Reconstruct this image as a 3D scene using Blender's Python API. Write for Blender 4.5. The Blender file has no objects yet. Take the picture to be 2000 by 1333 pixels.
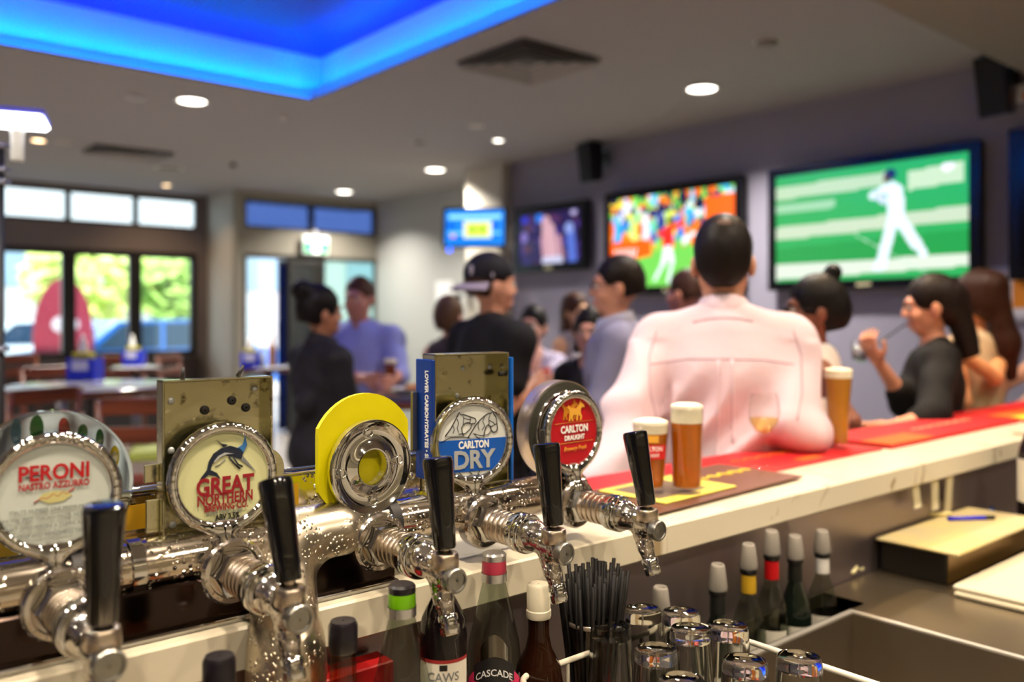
import bpy, math, random
import numpy as np
from mathutils import Vector, Matrix

random.seed(7)
np.random.seed(7)
rad = math.radians
scene = bpy.context.scene
COL = scene.collection

# ------------------------------------------------------------------ camera, world, sun, exposure
FPX, HORIZON, CAM_Z = 1693.0, 618.0, 1.42          # focal length in pixels of the 2000 px frame, eye level row, eye height
YAW = math.atan2(0.648, 0.7617)
FWD = Vector((math.sin(YAW), math.cos(YAW), 0))
RGT = Vector((math.cos(YAW), -math.sin(YAW), 0))
cam_data = bpy.data.cameras.new('camera')
cam = bpy.data.objects.new('camera', cam_data)
COL.objects.link(cam)
cam.location = (0, 0, CAM_Z)
cam.rotation_euler = (rad(90), 0, -YAW)
cam_data.sensor_width = 36
cam_data.sensor_fit = 'HORIZONTAL'
cam_data.lens = FPX * 36 / 2000
cam_data.shift_y = -(666.5 - HORIZON) / 2000
cam_data.clip_start = 0.02
cam_data.dof.use_dof = True
cam_data.dof.focus_distance = 1.17
cam_data.dof.aperture_fstop = 2.25
scene.camera = cam

world = bpy.data.worlds.new('world')
scene.world = world
world.use_nodes = True
_bg = world.node_tree.nodes['Background']
_bg.inputs[0].default_value = (0.80, 0.90, 1.0, 1)
_bg.inputs[1].default_value = 5.0

sun_data = bpy.data.lights.new('sun', 'SUN')
sun_data.energy = 8
sun_data.angle = rad(1)
sun_data.color = (1.0, 0.95, 0.86)
sun = bpy.data.objects.new('sun', sun_data)
COL.objects.link(sun)
sun.location = (0, -5, 12)
sun.rotation_euler = Vector((0.25, 0.62, -0.75)).to_track_quat('-Z', 'Y').to_euler()

scene.view_settings.view_transform = 'Standard'
scene.view_settings.look = 'None'
scene.view_settings.exposure = 0.0
scene.view_settings.gamma = 1.0
scene.view_settings.use_curve_mapping = False
scene.cycles.max_bounces = 10
scene.cycles.diffuse_bounces = 4
scene.cycles.glossy_bounces = 5
scene.cycles.caustics_reflective = False
scene.cycles.caustics_refractive = False
scene.cycles.use_adaptive_sampling = True
scene.cycles.adaptive_threshold = 0.02
scene.cycles.transparent_max_bounces = 16
scene.cycles.transmission_bounces = 9
scene.cycles.sample_clamp_indirect = 6
scene.cycles.blur_glossy = 0.5


def ray(px, py):
    """camera-depth-1 direction through a pixel, in world axes"""
    return FWD + RGT * ((px - 1000) / FPX) + Vector((0, 0, (HORIZON - py) / FPX))


def W(px, py, d):
    return Vector((0, 0, CAM_Z)) + ray(px, py) * d


def WX(px, py, x):
    r = ray(px, py)
    return W(px, py, x / r.x)


def WY(px, py, y):
    r = ray(px, py)
    return W(px, py, y / r.y)


def WZ(px, py, z):
    r = ray(px, py)
    return W(px, py, (z - CAM_Z) / r.z)


# ------------------------------------------------------------------ materials
MATS = {}


def lin(c):
    """sRGB 0-255 triple to linear"""
    out = []
    for v in c[:3]:
        v = v / 255.0
        out.append(v / 12.92 if v <= 0.04045 else ((v + 0.055) / 1.055) ** 2.4)
    return out


def mat(name, col=(200, 200, 200), rough=0.5, metal=0.0, trans=0.0, ior=1.45, emit=None, estr=0.0,
        bump=None, var=None, spec=0.5, alpha=1.0, sss=0.0, coat=0.0, sheen=0.0, scale3=(1, 1, 1)):
    if name in MATS:
        return MATS[name]
    m = bpy.data.materials.new(name)
    m.use_nodes = True
    nt = m.node_tree
    b = nt.nodes['Principled BSDF']
    c = lin(col) + [1]
    b.inputs['Base Color'].default_value = c
    b.inputs['Roughness'].default_value = rough
    b.inputs['Metallic'].default_value = metal
    b.inputs['Transmission Weight'].default_value = trans
    b.inputs['IOR'].default_value = ior
    b.inputs['Specular IOR Level'].default_value = spec
    b.inputs['Alpha'].default_value = alpha
    b.inputs['Coat Weight'].default_value = coat
    b.inputs['Coat Roughness'].default_value = 0.05
    b.inputs['Sheen Weight'].default_value = sheen
    if sss:
        b.inputs['Subsurface Weight'].default_value = sss
        b.inputs['Subsurface Radius'].default_value = (0.01, 0.004, 0.002)
    if emit:
        b.inputs['Emission Color'].default_value = lin(emit) + [1]
        b.inputs['Emission Strength'].default_value = estr
    co = mp = None
    if bump or var:
        co = nt.nodes.new('ShaderNodeTexCoord')
        mp = nt.nodes.new('ShaderNodeMapping')
        mp.inputs['Scale'].default_value = scale3
        nt.links.new(co.outputs['Object'], mp.inputs['Vector'])
    if bump:
        sc, st, dist = bump[:3]
        kind = bump[3] if len(bump) > 3 else 'noise'
        if kind == 'noise':
            t = nt.nodes.new('ShaderNodeTexNoise')
            t.inputs['Detail'].default_value = 4
            out = t.outputs['Fac']
            t.inputs['Scale'].default_value = sc
        elif kind == 'drops':
            t = nt.nodes.new('ShaderNodeTexVoronoi')
            t.inputs['Scale'].default_value = sc
            mr = nt.nodes.new('ShaderNodeMapRange')
            mr.inputs[1].default_value = 0.1
            mr.inputs[2].default_value = 0.38
            mr.inputs[3].default_value = 1
            mr.inputs[4].default_value = 0
            nt.links.new(t.outputs['Distance'], mr.inputs[0])
            n2 = nt.nodes.new('ShaderNodeTexNoise')
            n2.inputs['Scale'].default_value = sc * 0.13
            nt.links.new(mp.outputs['Vector'], n2.inputs['Vector'])
            r2 = nt.nodes.new('ShaderNodeMapRange')
            r2.inputs[1].default_value = 0.42
            r2.inputs[2].default_value = 0.6
            nt.links.new(n2.outputs['Fac'], r2.inputs[0])
            mu = nt.nodes.new('ShaderNodeMath')
            mu.operation = 'MULTIPLY'
            nt.links.new(mr.outputs[0], mu.inputs[0])
            nt.links.new(r2.outputs[0], mu.inputs[1])
            out = mu.outputs[0]
        else:
            t = nt.nodes.new('ShaderNodeTexWave')
            t.inputs['Scale'].default_value = sc
            t.bands_direction = kind
            out = t.outputs['Fac']
        nt.links.new(mp.outputs['Vector'], t.inputs['Vector'])
        bn = nt.nodes.new('ShaderNodeBump')
        bn.inputs['Strength'].default_value = st
        bn.inputs['Distance'].default_value = dist
        nt.links.new(out, bn.inputs['Height'])
        nt.links.new(bn.outputs['Normal'], b.inputs['Normal'])
    if var:
        sc, c2 = var[:2]
        lo, hi = var[2] if len(var) > 2 else (0.4, 0.65)
        t = nt.nodes.new('ShaderNodeTexNoise')
        t.inputs['Scale'].default_value = sc
        t.inputs['Detail'].default_value = 5
        t.inputs['Distortion'].default_value = var[3] if len(var) > 3 else 0
        nt.links.new(mp.outputs['Vector'], t.inputs['Vector'])
        r = nt.nodes.new('ShaderNodeMapRange')
        r.inputs[1].default_value = lo
        r.inputs[2].default_value = hi
        nt.links.new(t.outputs['Fac'], r.inputs[0])
        mx = nt.nodes.new('ShaderNodeMix')
        mx.data_type = 'RGBA'
        mx.inputs[6].default_value = c
        mx.inputs[7].default_value = lin(c2) + [1]
        nt.links.new(r.outputs[0], mx.inputs[0])
        nt.links.new(mx.outputs[2], b.inputs['Base Color'])
    MATS[name] = m
    return m


def pane_mat(name, tint=(255, 255, 255), refl=0.06, rough=0.0):
    """thin glass: straight-through with a faint mirror"""
    if name in MATS:
        return MATS[name]
    m = bpy.data.materials.new(name)
    m.use_nodes = True
    nt = m.node_tree
    nt.nodes.clear()
    o = nt.nodes.new('ShaderNodeOutputMaterial')
    t = nt.nodes.new('ShaderNodeBsdfTransparent')
    t.inputs[0].default_value = lin(tint) + [1]
    g = nt.nodes.new('ShaderNodeBsdfGlossy')
    g.inputs['Roughness'].default_value = rough
    mx = nt.nodes.new('ShaderNodeMixShader')
    f = nt.nodes.new('ShaderNodeLayerWeight')
    f.inputs[0].default_value = 0.5
    pw = nt.nodes.new('ShaderNodeMath')
    pw.operation = 'POWER'
    pw.inputs[1].default_value = 4.0
    nt.links.new(f.outputs['Facing'], pw.inputs[0])
    ma = nt.nodes.new('ShaderNodeMath')
    ma.operation = 'MULTIPLY_ADD'
    ma.inputs[1].default_value = 0.6
    ma.inputs[2].default_value = refl
    nt.links.new(pw.outputs[0], ma.inputs[0])
    nt.links.new(ma.outputs[0], mx.inputs[0])
    nt.links.new(t.outputs[0], mx.inputs[1])
    nt.links.new(g.outputs[0], mx.inputs[2])
    nt.links.new(mx.outputs[0], o.inputs[0])
    MATS[name] = m
    return m


def screen_mat(name, strength):
    """a lit display: emission from the picture stored on the screen's colour attribute"""
    m = bpy.data.materials.new(name)
    m.use_nodes = True
    nt = m.node_tree
    b = nt.nodes['Principled BSDF']
    b.inputs['Base Color'].default_value = (0.01, 0.01, 0.01, 1)
    b.inputs['Roughness'].default_value = 0.2
    a = nt.nodes.new('ShaderNodeVertexColor')
    a.layer_name = 'picture'
    nt.links.new(a.outputs['Color'], b.inputs['Emission Color'])
    b.inputs['Emission Strength'].default_value = strength
    return m


# ------------------------------------------------------------------ mesh helpers
class MB:
    """collects verts and faces; build() links them as one mesh object"""

    def __init__(s):
        s.v, s.f = [], []

    def add(s, vs, fs):
        o = len(s.v)
        s.v.extend([tuple(x) for x in vs])
        s.f.extend([tuple(i + o for i in f) for f in fs])
        return s

    def box(s, lo, hi, ch=0.0):
        x0, y0, z0 = lo
        x1, y1, z1 = hi
        if ch <= 0:
            vs = [(x0, y0, z0), (x1, y0, z0), (x1, y1, z0), (x0, y1, z0), (x0, y0, z1), (x1, y0, z1), (x1, y1, z1), (x0, y1, z1)]
            return s.add(vs, [(3, 2, 1, 0), (4, 5, 6, 7), (0, 1, 5, 4), (1, 2, 6, 5), (2, 3, 7, 6), (3, 0, 4, 7)])
        # chamfered box: 24 verts, each corner split in three
        vs, ix = [], {}
        for i, x in enumerate((x0, x1)):
            for j, y in enumerate((y0, y1)):
                for k, z in enumerate((z0, z1)):
                    sx, sy, sz = (ch if i == 0 else -ch), (ch if j == 0 else -ch), (ch if k == 0 else -ch)
                    ix[i, j, k, 0] = len(vs); vs.append((x, y + sy, z + sz))
                    ix[i, j, k, 1] = len(vs); vs.append((x + sx, y, z + sz))
                    ix[i, j, k, 2] = len(vs); vs.append((x + sx, y + sy, z))
        fs = []
        g = ix
        fs += [tuple(g[i, j, k, 0] for j, k in ((0, 0), (0, 1), (1, 1), (1, 0))[::(1 if i == 0 else -1)]) for i in (0, 1)]
        fs += [tuple(g[i, j, k, 1] for i, k in ((0, 0), (1, 0), (1, 1), (0, 1))[::(1 if j == 0 else -1)]) for j in (0, 1)]
        fs += [tuple(g[i, j, k, 2] for i, j in ((0, 0), (0, 1), (1, 1), (1, 0))[::(1 if k == 0 else -1)]) for k in (0, 1)]
        for i in (0, 1):
            for j in (0, 1):
                fs.append((g[i, j, 0, 0], g[i, j, 0, 1], g[i, j, 1, 1], g[i, j, 1, 0]))
        for i in (0, 1):
            for k in (0, 1):
                fs.append((g[i, 0, k, 0], g[i, 0, k, 2], g[i, 1, k, 2], g[i, 1, k, 0]))
        for j in (0, 1):
            for k in (0, 1):
                fs.append((g[0, j, k, 1], g[0, j, k, 2], g[1, j, k, 2], g[1, j, k, 1]))
        for i in (0, 1):
            for j in (0, 1):
                for k in (0, 1):
                    fs.append((g[i, j, k, 0], g[i, j, k, 1], g[i, j, k, 2]))
        return s.add(vs, fs)

    def lathe(s, prof, n=32, mtx=None, cap0=False, cap1=False):
        """prof: list of (r, z) turned round the z axis"""
        vs, fs = [], []
        for r, z in prof:
            for k in range(n):
                a = 2 * math.pi * k / n
                p = Vector((r * math.cos(a), r * math.sin(a), z))
                vs.append(mtx @ p if mtx else p)
        for i in range(len(prof) - 1):
            for k in range(n):
                a, b = i * n + k, i * n + (k + 1) % n
                fs.append((a, b, b + n, a + n))
        if cap0:
            fs.append(tuple(range(n))[::-1])
        if cap1:
            fs.append(tuple((len(prof) - 1) * n + k for k in range(n)))
        return s.add(vs, fs)

    def tube(s, pts, r, n=10, cap=True):
        pts = [Vector(p) for p in pts]
        rs = r if isinstance(r, (list, tuple)) else [r] * len(pts)
        vs, fs = [], []
        up = None
        for i, p in enumerate(pts):
            t = (pts[min(i + 1, len(pts) - 1)] - pts[max(i - 1, 0)]).normalized()
            if up is None:
                up = t.orthogonal().normalized()
            up = (up - t * up.dot(t)).normalized()
            w = t.cross(up)
            for k in range(n):
                a = 2 * math.pi * k / n
                vs.append(p + (up * math.cos(a) + w * math.sin(a)) * rs[i])
        for i in range(len(pts) - 1):
            for k in range(n):
                a, b = i * n + k, i * n + (k + 1) % n
                fs.append((a, b, b + n, a + n))
        if cap:
            fs.append(tuple(range(n))[::-1])
            fs.append(tuple((len(pts) - 1) * n + k for k in range(n)))
        return s.add(vs, fs)

    def prism(s, poly, y0, y1):
        """outline in x,z pushed from y0 to y1"""
        n = len(poly)
        vs = [(x, y0, z) for x, z in poly] + [(x, y1, z) for x, z in poly]
        fs = [tuple(range(n)), tuple(range(n, 2 * n))[::-1]] + [(i, i + n, (i + 1) % n + n, (i + 1) % n) for i in range(n)]
        return s.add(vs, fs)

    def ell(s, c, r, nu=16, nv=10, mtx=None):
        prof = []
        for i in range(nv + 1):
            a = -math.pi / 2 + math.pi * i / nv
            prof.append((max(math.cos(a), 1e-3), math.sin(a)))
        M = Matrix.Translation(c) @ (mtx.to_4x4() if mtx else Matrix.Identity(4)) @ Matrix.Diagonal((r[0], r[1], r[2], 1))
        return s.lathe(prof, nu, M)

    def mesh(s, name):
        me = bpy.data.meshes.new(name)
        me.from_pydata(s.v, [], s.f)
        me.update()
        return me

    def build(s, name, m, parent=None, smooth=False, loc=None, rot=None):
        return link(name, s.mesh(name), m, parent, smooth, loc, rot)


def link(name, me, m, parent=None, smooth=False, loc=None, rot=None):
    o = bpy.data.objects.new(name, me)
    COL.objects.link(o)
    if m is not None and len(me.materials) == 0:
        me.materials.append(m)
    if smooth is True:
        me.polygons.foreach_set('use_smooth', [True] * len(me.polygons))
    elif smooth:
        me.polygons.foreach_set('use_smooth', [True] * len(me.polygons))
        sharp_edges(me, smooth)
    if parent:
        o.parent = parent
    if loc is not None:
        o.location = loc
    if rot is not None:
        o.rotation_euler = rot
    return o


def sharp_edges(me, ang):
    try:
        me.set_sharp_from_angle(angle=rad(ang))
    except Exception:
        pass


def tag(o, label, cat, group=None):
    o['label'] = label
    o['category'] = cat
    if group:
        o['group'] = group
    return o


def thing(name, label, cat, loc=(0, 0, 0), rz=0.0, group=None):
    o = bpy.data.objects.new(name, None)
    COL.objects.link(o)
    o.location = loc
    o.rotation_euler = (0, 0, rz)
    o.empty_display_size = 0.05
    return tag(o, label, cat, group)


def structure(o):
    o['kind'] = 'structure'
    return o


def copy_tree(o, parent=None):
    c = o.copy()
    COL.objects.link(c)
    c.parent = parent
    for ch in list(o.children):
        copy_tree(ch, c)
    return c


def text_obj(name, s, size, m, parent, loc, rot, align='CENTER', bold=0.0, xs=1.0, shear=0.0, depth=0.0002, spacing=1.0):
    cu = bpy.data.curves.new('lettering_curve', 'FONT')
    cu.body = s
    cu.size = size
    cu.align_x = align
    cu.offset = bold
    cu.extrude = depth
    cu.shear = shear
    cu.space_character = spacing
    cu.resolution_u = 3
    t = bpy.data.objects.new('lettering_tmp', cu)
    COL.objects.link(t)
    bpy.context.view_layer.update()
    me = bpy.data.meshes.new_from_object(t.evaluated_get(bpy.context.evaluated_depsgraph_get()))
    bpy.data.objects.remove(t)
    bpy.data.curves.remove(cu)
    for v in me.vertices:
        v.co.x *= xs
    me.materials.clear()
    return link(name, me, m, parent, False, loc, rot)


# ------------------------------------------------------------------ implicit surfaces (blended organic shapes)
def surfnet(d, xs, ys, zs):
    ins = d < 0
    s = np.zeros(tuple(n - 1 for n in d.shape), np.int8)
    corners = [(a, b, c) for a in (0, 1) for b in (0, 1) for c in (0, 1)]
    nx, ny, nz = d.shape
    for a, b, c in corners:
        s += ins[a:nx - 1 + a, b:ny - 1 + b, c:nz - 1 + c]
    act = (s > 0) & (s < 8)
    I, J, K = np.nonzero(act)
    n = len(I)
    idx = np.full(act.shape, -1, np.int64)
    idx[I, J, K] = np.arange(n)
    acc = np.zeros((n, 3))
    cnt = np.zeros(n)
    for c0 in corners:
        for ax in range(3):
            if c0[ax]:
                continue
            c1 = list(c0); c1[ax] = 1
            d0 = d[I + c0[0], J + c0[1], K + c0[2]]
            d1 = d[I + c1[0], J + c1[1], K + c1[2]]
            m = (d0 < 0) != (d1 < 0)
            t = np.where(m, d0 / np.where(m, d0 - d1, 1), 0)
            p0 = np.stack([xs[I + c0[0]], ys[J + c0[1]], zs[K + c0[2]]], 1)
            p1 = np.stack([xs[I + c1[0]], ys[J + c1[1]], zs[K + c1[2]]], 1)
            acc += np.where(m[:, None], p0 + (p1 - p0) * t[:, None], 0)
            cnt += m
    v = acc / np.maximum(cnt, 1)[:, None]
    quads = []
    for ax in range(3):
        sl0 = [slice(1, -1)] * 3
        sl0[ax] = slice(0, -1)
        sl1 = list(sl0); sl1[ax] = slice(1, None)
        a, b = ins[tuple(sl0)], ins[tuple(sl1)]
        i, j, k = np.nonzero(a != b)
        flip = b[i, j, k]
        base = [i, j, k]
        for q in range(3):
            if q != ax:
                base[q] = base[q] + 1
        u, w = (ax + 1) % 3, (ax + 2) % 3

        def cell(du, dw):
            p = [base[0].copy(), base[1].copy(), base[2].copy()]
            p[u] += du
            p[w] += dw
            return idx[p[0], p[1], p[2]]
        q = np.stack([cell(-1, -1), cell(0, -1), cell(0, 0), cell(-1, 0)], 1)
        q[flip] = q[flip][:, ::-1]
        quads.append(q)
    return v, np.concatenate(quads)


def rot_to(d):
    return Vector(d).to_track_quat('Z', 'Y').to_matrix()


def sdf_mesh(name, prims, h, lo=None, hi=None, zfine=None, hc=0.014, noise=None, smooth=2, cut=None):
    """prims: ('c',a,b,ra,rb,k) tapered capsule, ('e',centre,radii,rot3x3|None,k) ellipsoid, a trailing '-' flag subtracts.
    cut: function(X,Y,Z)->array, region >0 is removed."""
    bb = []
    for p in prims:
        if p[0] == 'c':
            a, b, m = np.array(p[1]), np.array(p[2]), max(p[3], p[4])
            bb.append((np.minimum(a, b) - m, np.maximum(a, b) + m))
        else:
            c, m = np.array(p[1]), max(p[2])
            r = np.array([m] * 3) if p[3] is not None else np.array(p[2])
            bb.append((c - r, c + r))
    pos = [x for x, p in zip(bb, prims) if p[-1] != '-']
    L = np.min([x[0] for x in pos], 0) - 3 * h
    H = np.max([x[1] for x in pos], 0) + 3 * h
    if lo is not None:
        L = np.maximum(L, lo)
    if hi is not None:
        H = np.minimum(H, hi)
    xs = np.arange(L[0], H[0] + h, h)
    ys = np.arange(L[1], H[1] + h, h)
    if zfine is not None and zfine > L[2]:
        zs = np.concatenate([np.arange(L[2], zfine, hc), np.arange(zfine, H[2] + h, h)])
    else:
        zs = np.arange(L[2], H[2] + h, h)
    d = np.full((len(xs), len(ys), len(zs)), 0.3, np.float32)
    for p, (l, u) in zip(prims, bb):
        k = p[5] if p[0] == 'c' else p[4]
        mg = k + 3.2 * h
        sl = []
        for c, ax in ((0, xs), (1, ys), (2, zs)):
            i0 = np.searchsorted(ax, l[c] - mg)
            i1 = np.searchsorted(ax, u[c] + mg)
            sl.append(slice(i0, i1))
        if any(x.stop <= x.start for x in sl):
            continue
        X = xs[sl[0]][:, None, None].astype(np.float32)
        Y = ys[sl[1]][None, :, None].astype(np.float32)
        Z = zs[sl[2]][None, None, :].astype(np.float32)
        if p[0] == 'c':
            a, b = np.array(p[1], float), np.array(p[2], float)
            ba = b - a
            L2 = max(float(ba @ ba), 1e-9)
            px, py, pz = X - a[0], Y - a[1], Z - a[2]
            t = np.clip((px * ba[0] + py * ba[1] + pz * ba[2]) / L2, 0, 1)
            e = np.sqrt((px - t * ba[0]) ** 2 + (py - t * ba[1]) ** 2 + (pz - t * ba[2]) ** 2) - (p[3] + (p[4] - p[3]) * t)
        else:
            c, r = p[1], p[2]
            px, py, pz = X - c[0], Y - c[1], Z - c[2]
            if p[3] is not None:
                M = np.array(p[3]).T
                px, py, pz = (M[0][0] * px + M[0][1] * py + M[0][2] * pz, M[1][0] * px + M[1][1] * py + M[1][2] * pz,
                              M[2][0] * px + M[2][1] * py + M[2][2] * pz)
            k0 = np.sqrt((px / r[0]) ** 2 + (py / r[1]) ** 2 + (pz / r[2]) ** 2)
            k1 = np.sqrt((px / r[0] ** 2) ** 2 + (py / r[1] ** 2) ** 2 + (pz / r[2] ** 2) ** 2)
            e = k0 * (k0 - 1) / np.maximum(k1, 1e-6)
        D = d[tuple(sl)]
        if p[-1] == '-':
            e = -e
            hh = np.clip(0.5 - 0.5 * (e - D) / -k if False else 0.5 + 0.5 * (e - D) / k, 0, 1)
            d[tuple(sl)] = D * (1 - hh) + e * hh + k * hh * (1 - hh)
        else:
            hh = np.clip(0.5 + 0.5 * (D - e) / k, 0, 1)
            d[tuple(sl)] = D * (1 - hh) + e * hh - k * hh * (1 - hh)
    if noise or cut:
        X = xs[:, None, None]; Y = ys[None, :, None]; Z = zs[None, None, :]
        if noise:
            d += noise(X, Y, Z).astype(np.float32)
        if cut:
            d = np.maximum(d, cut(X, Y, Z).astype(np.float32))
    d[0] = d[-1] = 0.1
    d[:, 0] = d[:, -1] = 0.1
    d[:, :, 0] = d[:, :, -1] = 0.1
    v, q = surfnet(d, xs, ys, zs)
    if smooth and len(q):                      # a few rounds of Laplacian smoothing
        e = np.concatenate([q[:, [0, 1]], q[:, [1, 2]], q[:, [2, 3]], q[:, [3, 0]]])
        e = np.concatenate([e, e[:, ::-1]])
        cnt = np.bincount(e[:, 0], minlength=len(v))[:, None]
        for _ in range(smooth):
            av = np.stack([np.bincount(e[:, 0], weights=v[e[:, 1], c], minlength=len(v)) for c in range(3)], 1) / np.maximum(cnt, 1)
            v = v * 0.5 + av * 0.5
    me = bpy.data.meshes.new(name)
    me.vertices.add(len(v))
    me.vertices.foreach_set('co', v.astype(np.float32).ravel())
    me.loops.add(len(q) * 4)
    me.loops.foreach_set('vertex_index', q.astype(np.int32).ravel())
    me.polygons.add(len(q))
    me.polygons.foreach_set('loop_start', np.arange(len(q), dtype=np.int32) * 4)
    me.polygons.foreach_set('use_smooth', np.ones(len(q), bool))
    me.update(calc_edges=True)
    me.validate()
    return me


def join_meshes(name, mes):
    vs, fs, o = [], [], 0
    for me in mes:
        n = len(me.vertices)
        co = np.zeros(n * 3, np.float32)
        me.vertices.foreach_get('co', co)
        vs.extend(map(tuple, co.reshape(-1, 3).tolist()))
        fs.extend([tuple(i + o for i in p.vertices) for p in me.polygons])
        o += n
        bpy.data.meshes.remove(me)
    out = bpy.data.meshes.new(name)
    out.from_pydata(vs, [], fs)
    out.polygons.foreach_set('use_smooth', [True] * len(fs))
    return out

# ------------------------------------------------------------------ the setting: room shell
CEIL = 2.92
XW, YWIN, YDOOR, XREC, XRET = 5.52, 10.8, 9.9, 6.08, 4.15
M_wall = mat('grey_paint', (138, 135, 152), 0.75, bump=(60, 0.05, 0.002))
M_ceil = mat('ceiling_paint', (152, 148, 148), 0.85)
M_lip = mat('white_paint', (225, 225, 228), 0.6)
M_bulk = mat('bulkhead_paint', (128, 122, 113), 0.8)
M_floor = mat('floor_vinyl', (152, 144, 138), 0.4, var=(3, (136, 128, 122)))
M_frame = mat('black_window_frame', (22, 20, 20), 0.4)
M_pane = pane_mat('window_glass', (240, 248, 246))
M_black = mat('black_plastic', (10, 10, 11), 0.35)
M_dark = mat('dark_grey', (34, 32, 34), 0.5)
M_white = mat('white_plastic', (225, 225, 222), 0.4)


def struct_box(name, boxes, m, parent=None):
    b = MB()
    for lo, hi in boxes:
        b.box(lo, hi)
    o = b.build(name, m, parent)
    if parent is None:
        structure(o)
    return o


def wall_with_holes(name, axis, at, th, u0, u1, z0, z1, holes, m):
    """a wall in plane axis=at; u is the other horizontal axis; holes (u0,u1,z0,z1)"""
    us = sorted({u0, u1, *[h[0] for h in holes], *[h[1] for h in holes]})
    zs = sorted({z0, z1, *[h[2] for h in holes], *[h[3] for h in holes]})
    b = MB()
    for i in range(len(us) - 1):
        for j in range(len(zs) - 1):
            cu, cz = (us[i] + us[i + 1]) / 2, (zs[j] + zs[j + 1]) / 2
            if any(h[0] < cu < h[1] and h[2] < cz < h[3] for h in holes):
                continue
            if axis == 'y':
                b.box((us[i], at, zs[j]), (us[i + 1], at + th, zs[j + 1]))
            else:
                b.box((at, us[i], zs[j]), (at + th, us[i + 1], zs[j + 1]))
    return structure(b.build(name, m))


struct_box('floor', [((-3, -1.7, -0.1), (6.3, 11.0, 0))], M_floor)
RX0, RX1, RY0, RY1 = 0.55, 2.835, 2.3, 5.47       # opening of the lit ceiling recess
struct_box('ceiling', [((-3.1, -1.7, CEIL), (RX0, 11.0, CEIL + 0.012)), ((RX1, -1.7, CEIL), (6.4, 11.0, CEIL + 0.012)),
                       ((RX0, -1.7, CEIL), (RX1, RY0, CEIL + 0.012)), ((RX0, RY1, CEIL), (RX1, 11.0, CEIL + 0.012))], M_ceil)
S = 0.15
lip = MB()
lip.box((RX0, RY1 - .012, CEIL - 0.003), (RX1, RY1, CEIL + 0.066))
lip.box((RX1 - .012, RY0, CEIL - 0.003), (RX1, RY1 - .012, CEIL + 0.066))
lip.box((RX0, RY0, CEIL - 0.003), (RX1, RY0 + .012, CEIL + 0.066))
lip.box((RX0, RY0 + .012, CEIL - 0.003), (RX0 + .012, RY1 - .012, CEIL + 0.066))
structure(lip.build('trim_1', mat('opal_acrylic', (235, 235, 240), .9, trans=.75, ior=1.05)))
RZ = 3.27
struct_box('ceiling_recess_wall', [((RX0 - S - .05, RY1 + S, CEIL + .012), (RX1 + S + .05, RY1 + S + .05, RZ)),
                                   ((RX1 + S, RY0 - S, CEIL + .012), (RX1 + S + .05, RY1 + S, RZ)),
                                   ((RX0 - S - .05, RY0 - S - .05, CEIL + .012), (RX1 + S + .05, RY0 - S, RZ)),
                                   ((RX0 - S - .05, RY0 - S, CEIL + .012), (RX0 - S, RY1 + S, RZ))], M_lip)
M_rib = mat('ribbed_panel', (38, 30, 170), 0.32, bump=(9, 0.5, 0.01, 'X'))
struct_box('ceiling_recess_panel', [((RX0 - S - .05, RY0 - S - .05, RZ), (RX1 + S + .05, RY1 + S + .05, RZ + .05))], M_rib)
# the blue strips that light the recess lie on the ledge behind the lip
M_led = mat('blue_led', (0, 60, 255), 0.5, emit=(0, 132, 255), estr=85)
led_runs = [((RX0, RY1 + .045), (RX1, RY1 + .045), 'along the window side'), ((RX1 + .045, RY0), (RX1 + .045, RY1), 'along the screen-wall side'),
            ((RX0, RY0 - .045), (RX1, RY0 - .045), 'along the bar side'), ((RX0 - .045, RY0), (RX0 - .045, RY1), 'along the far left side')]
for a, b, where in led_runs:
    m = MB()
    x0, x1 = min(a[0], b[0]) - .008, max(a[0], b[0]) + .008
    y0, y1 = min(a[1], b[1]) - .008, max(a[1], b[1]) + .008
    m.box((x0, y0, CEIL + .012), (x1, y1, CEIL + .026))
    tag(m.build('light_strip', M_led), 'blue glowing light strip in the ceiling recess ' + where, 'light strip', 'blue recess light strips')

struct_box('ceiling_bulkhead', [((-3, -1.7, 2.78), (XW, 1.84, CEIL - 0.001))], M_bulk)
struct_box('wall_right', [((XW, -1.7, 0), (XW + .2, 6.55, CEIL))], M_wall)
struct_box('wall_pillar', [((5.40, 6.5, 0), (6.2, 7.08, CEIL))], mat('pale_pillar', (190, 185, 172), 0.7))
struct_box('wall_recess', [((XREC, 7.0, 0), (XREC + .15, YDOOR + .1, CEIL))], mat('pale_wall', (176, 178, 176), 0.8))
struct_box('wall_left', [((-3.1, -1.7, 0), (-3, 11, CEIL))], M_wall)
struct_box('wall_back', [((-3, -1.75, 0), (5.6, -1.6, CEIL))], mat('back_wall', (226, 220, 196), 0.7))
struct_box('wall_return', [((XRET, YDOOR + .1, 0), (XRET + .12, YWIN + .1, CEIL))], mat('pale_return', (170, 166, 160), 0.8))


def xr(px, y):
    return WY(px, 600, y).x


zc0, zc1 = 2.50, 2.87
cler = [(xr(a, YWIN), xr(b, YWIN)) for a, b in ((-150, -5), (6, 130), (138, 263), (270, 386))]
lowr = [(xr(a, YWIN), xr(b, YWIN)) for a, b in ((-140, -16), (2, 128), (143, 259), (272, 376))]
zl0, zl1 = 0.99, 2.14
wall_with_holes('wall_front', 'y', YWIN, 0.12, -3, XRET + .12, 0, CEIL,
                [(cler[0][0], cler[-1][1], zc0, zc1), (lowr[0][0] - .06, lowr[-1][1] + .06, zl0 - .06, zl1 + .06)],
                mat('front_wall', (112, 104, 104), 0.8))
wn = 0


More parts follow.
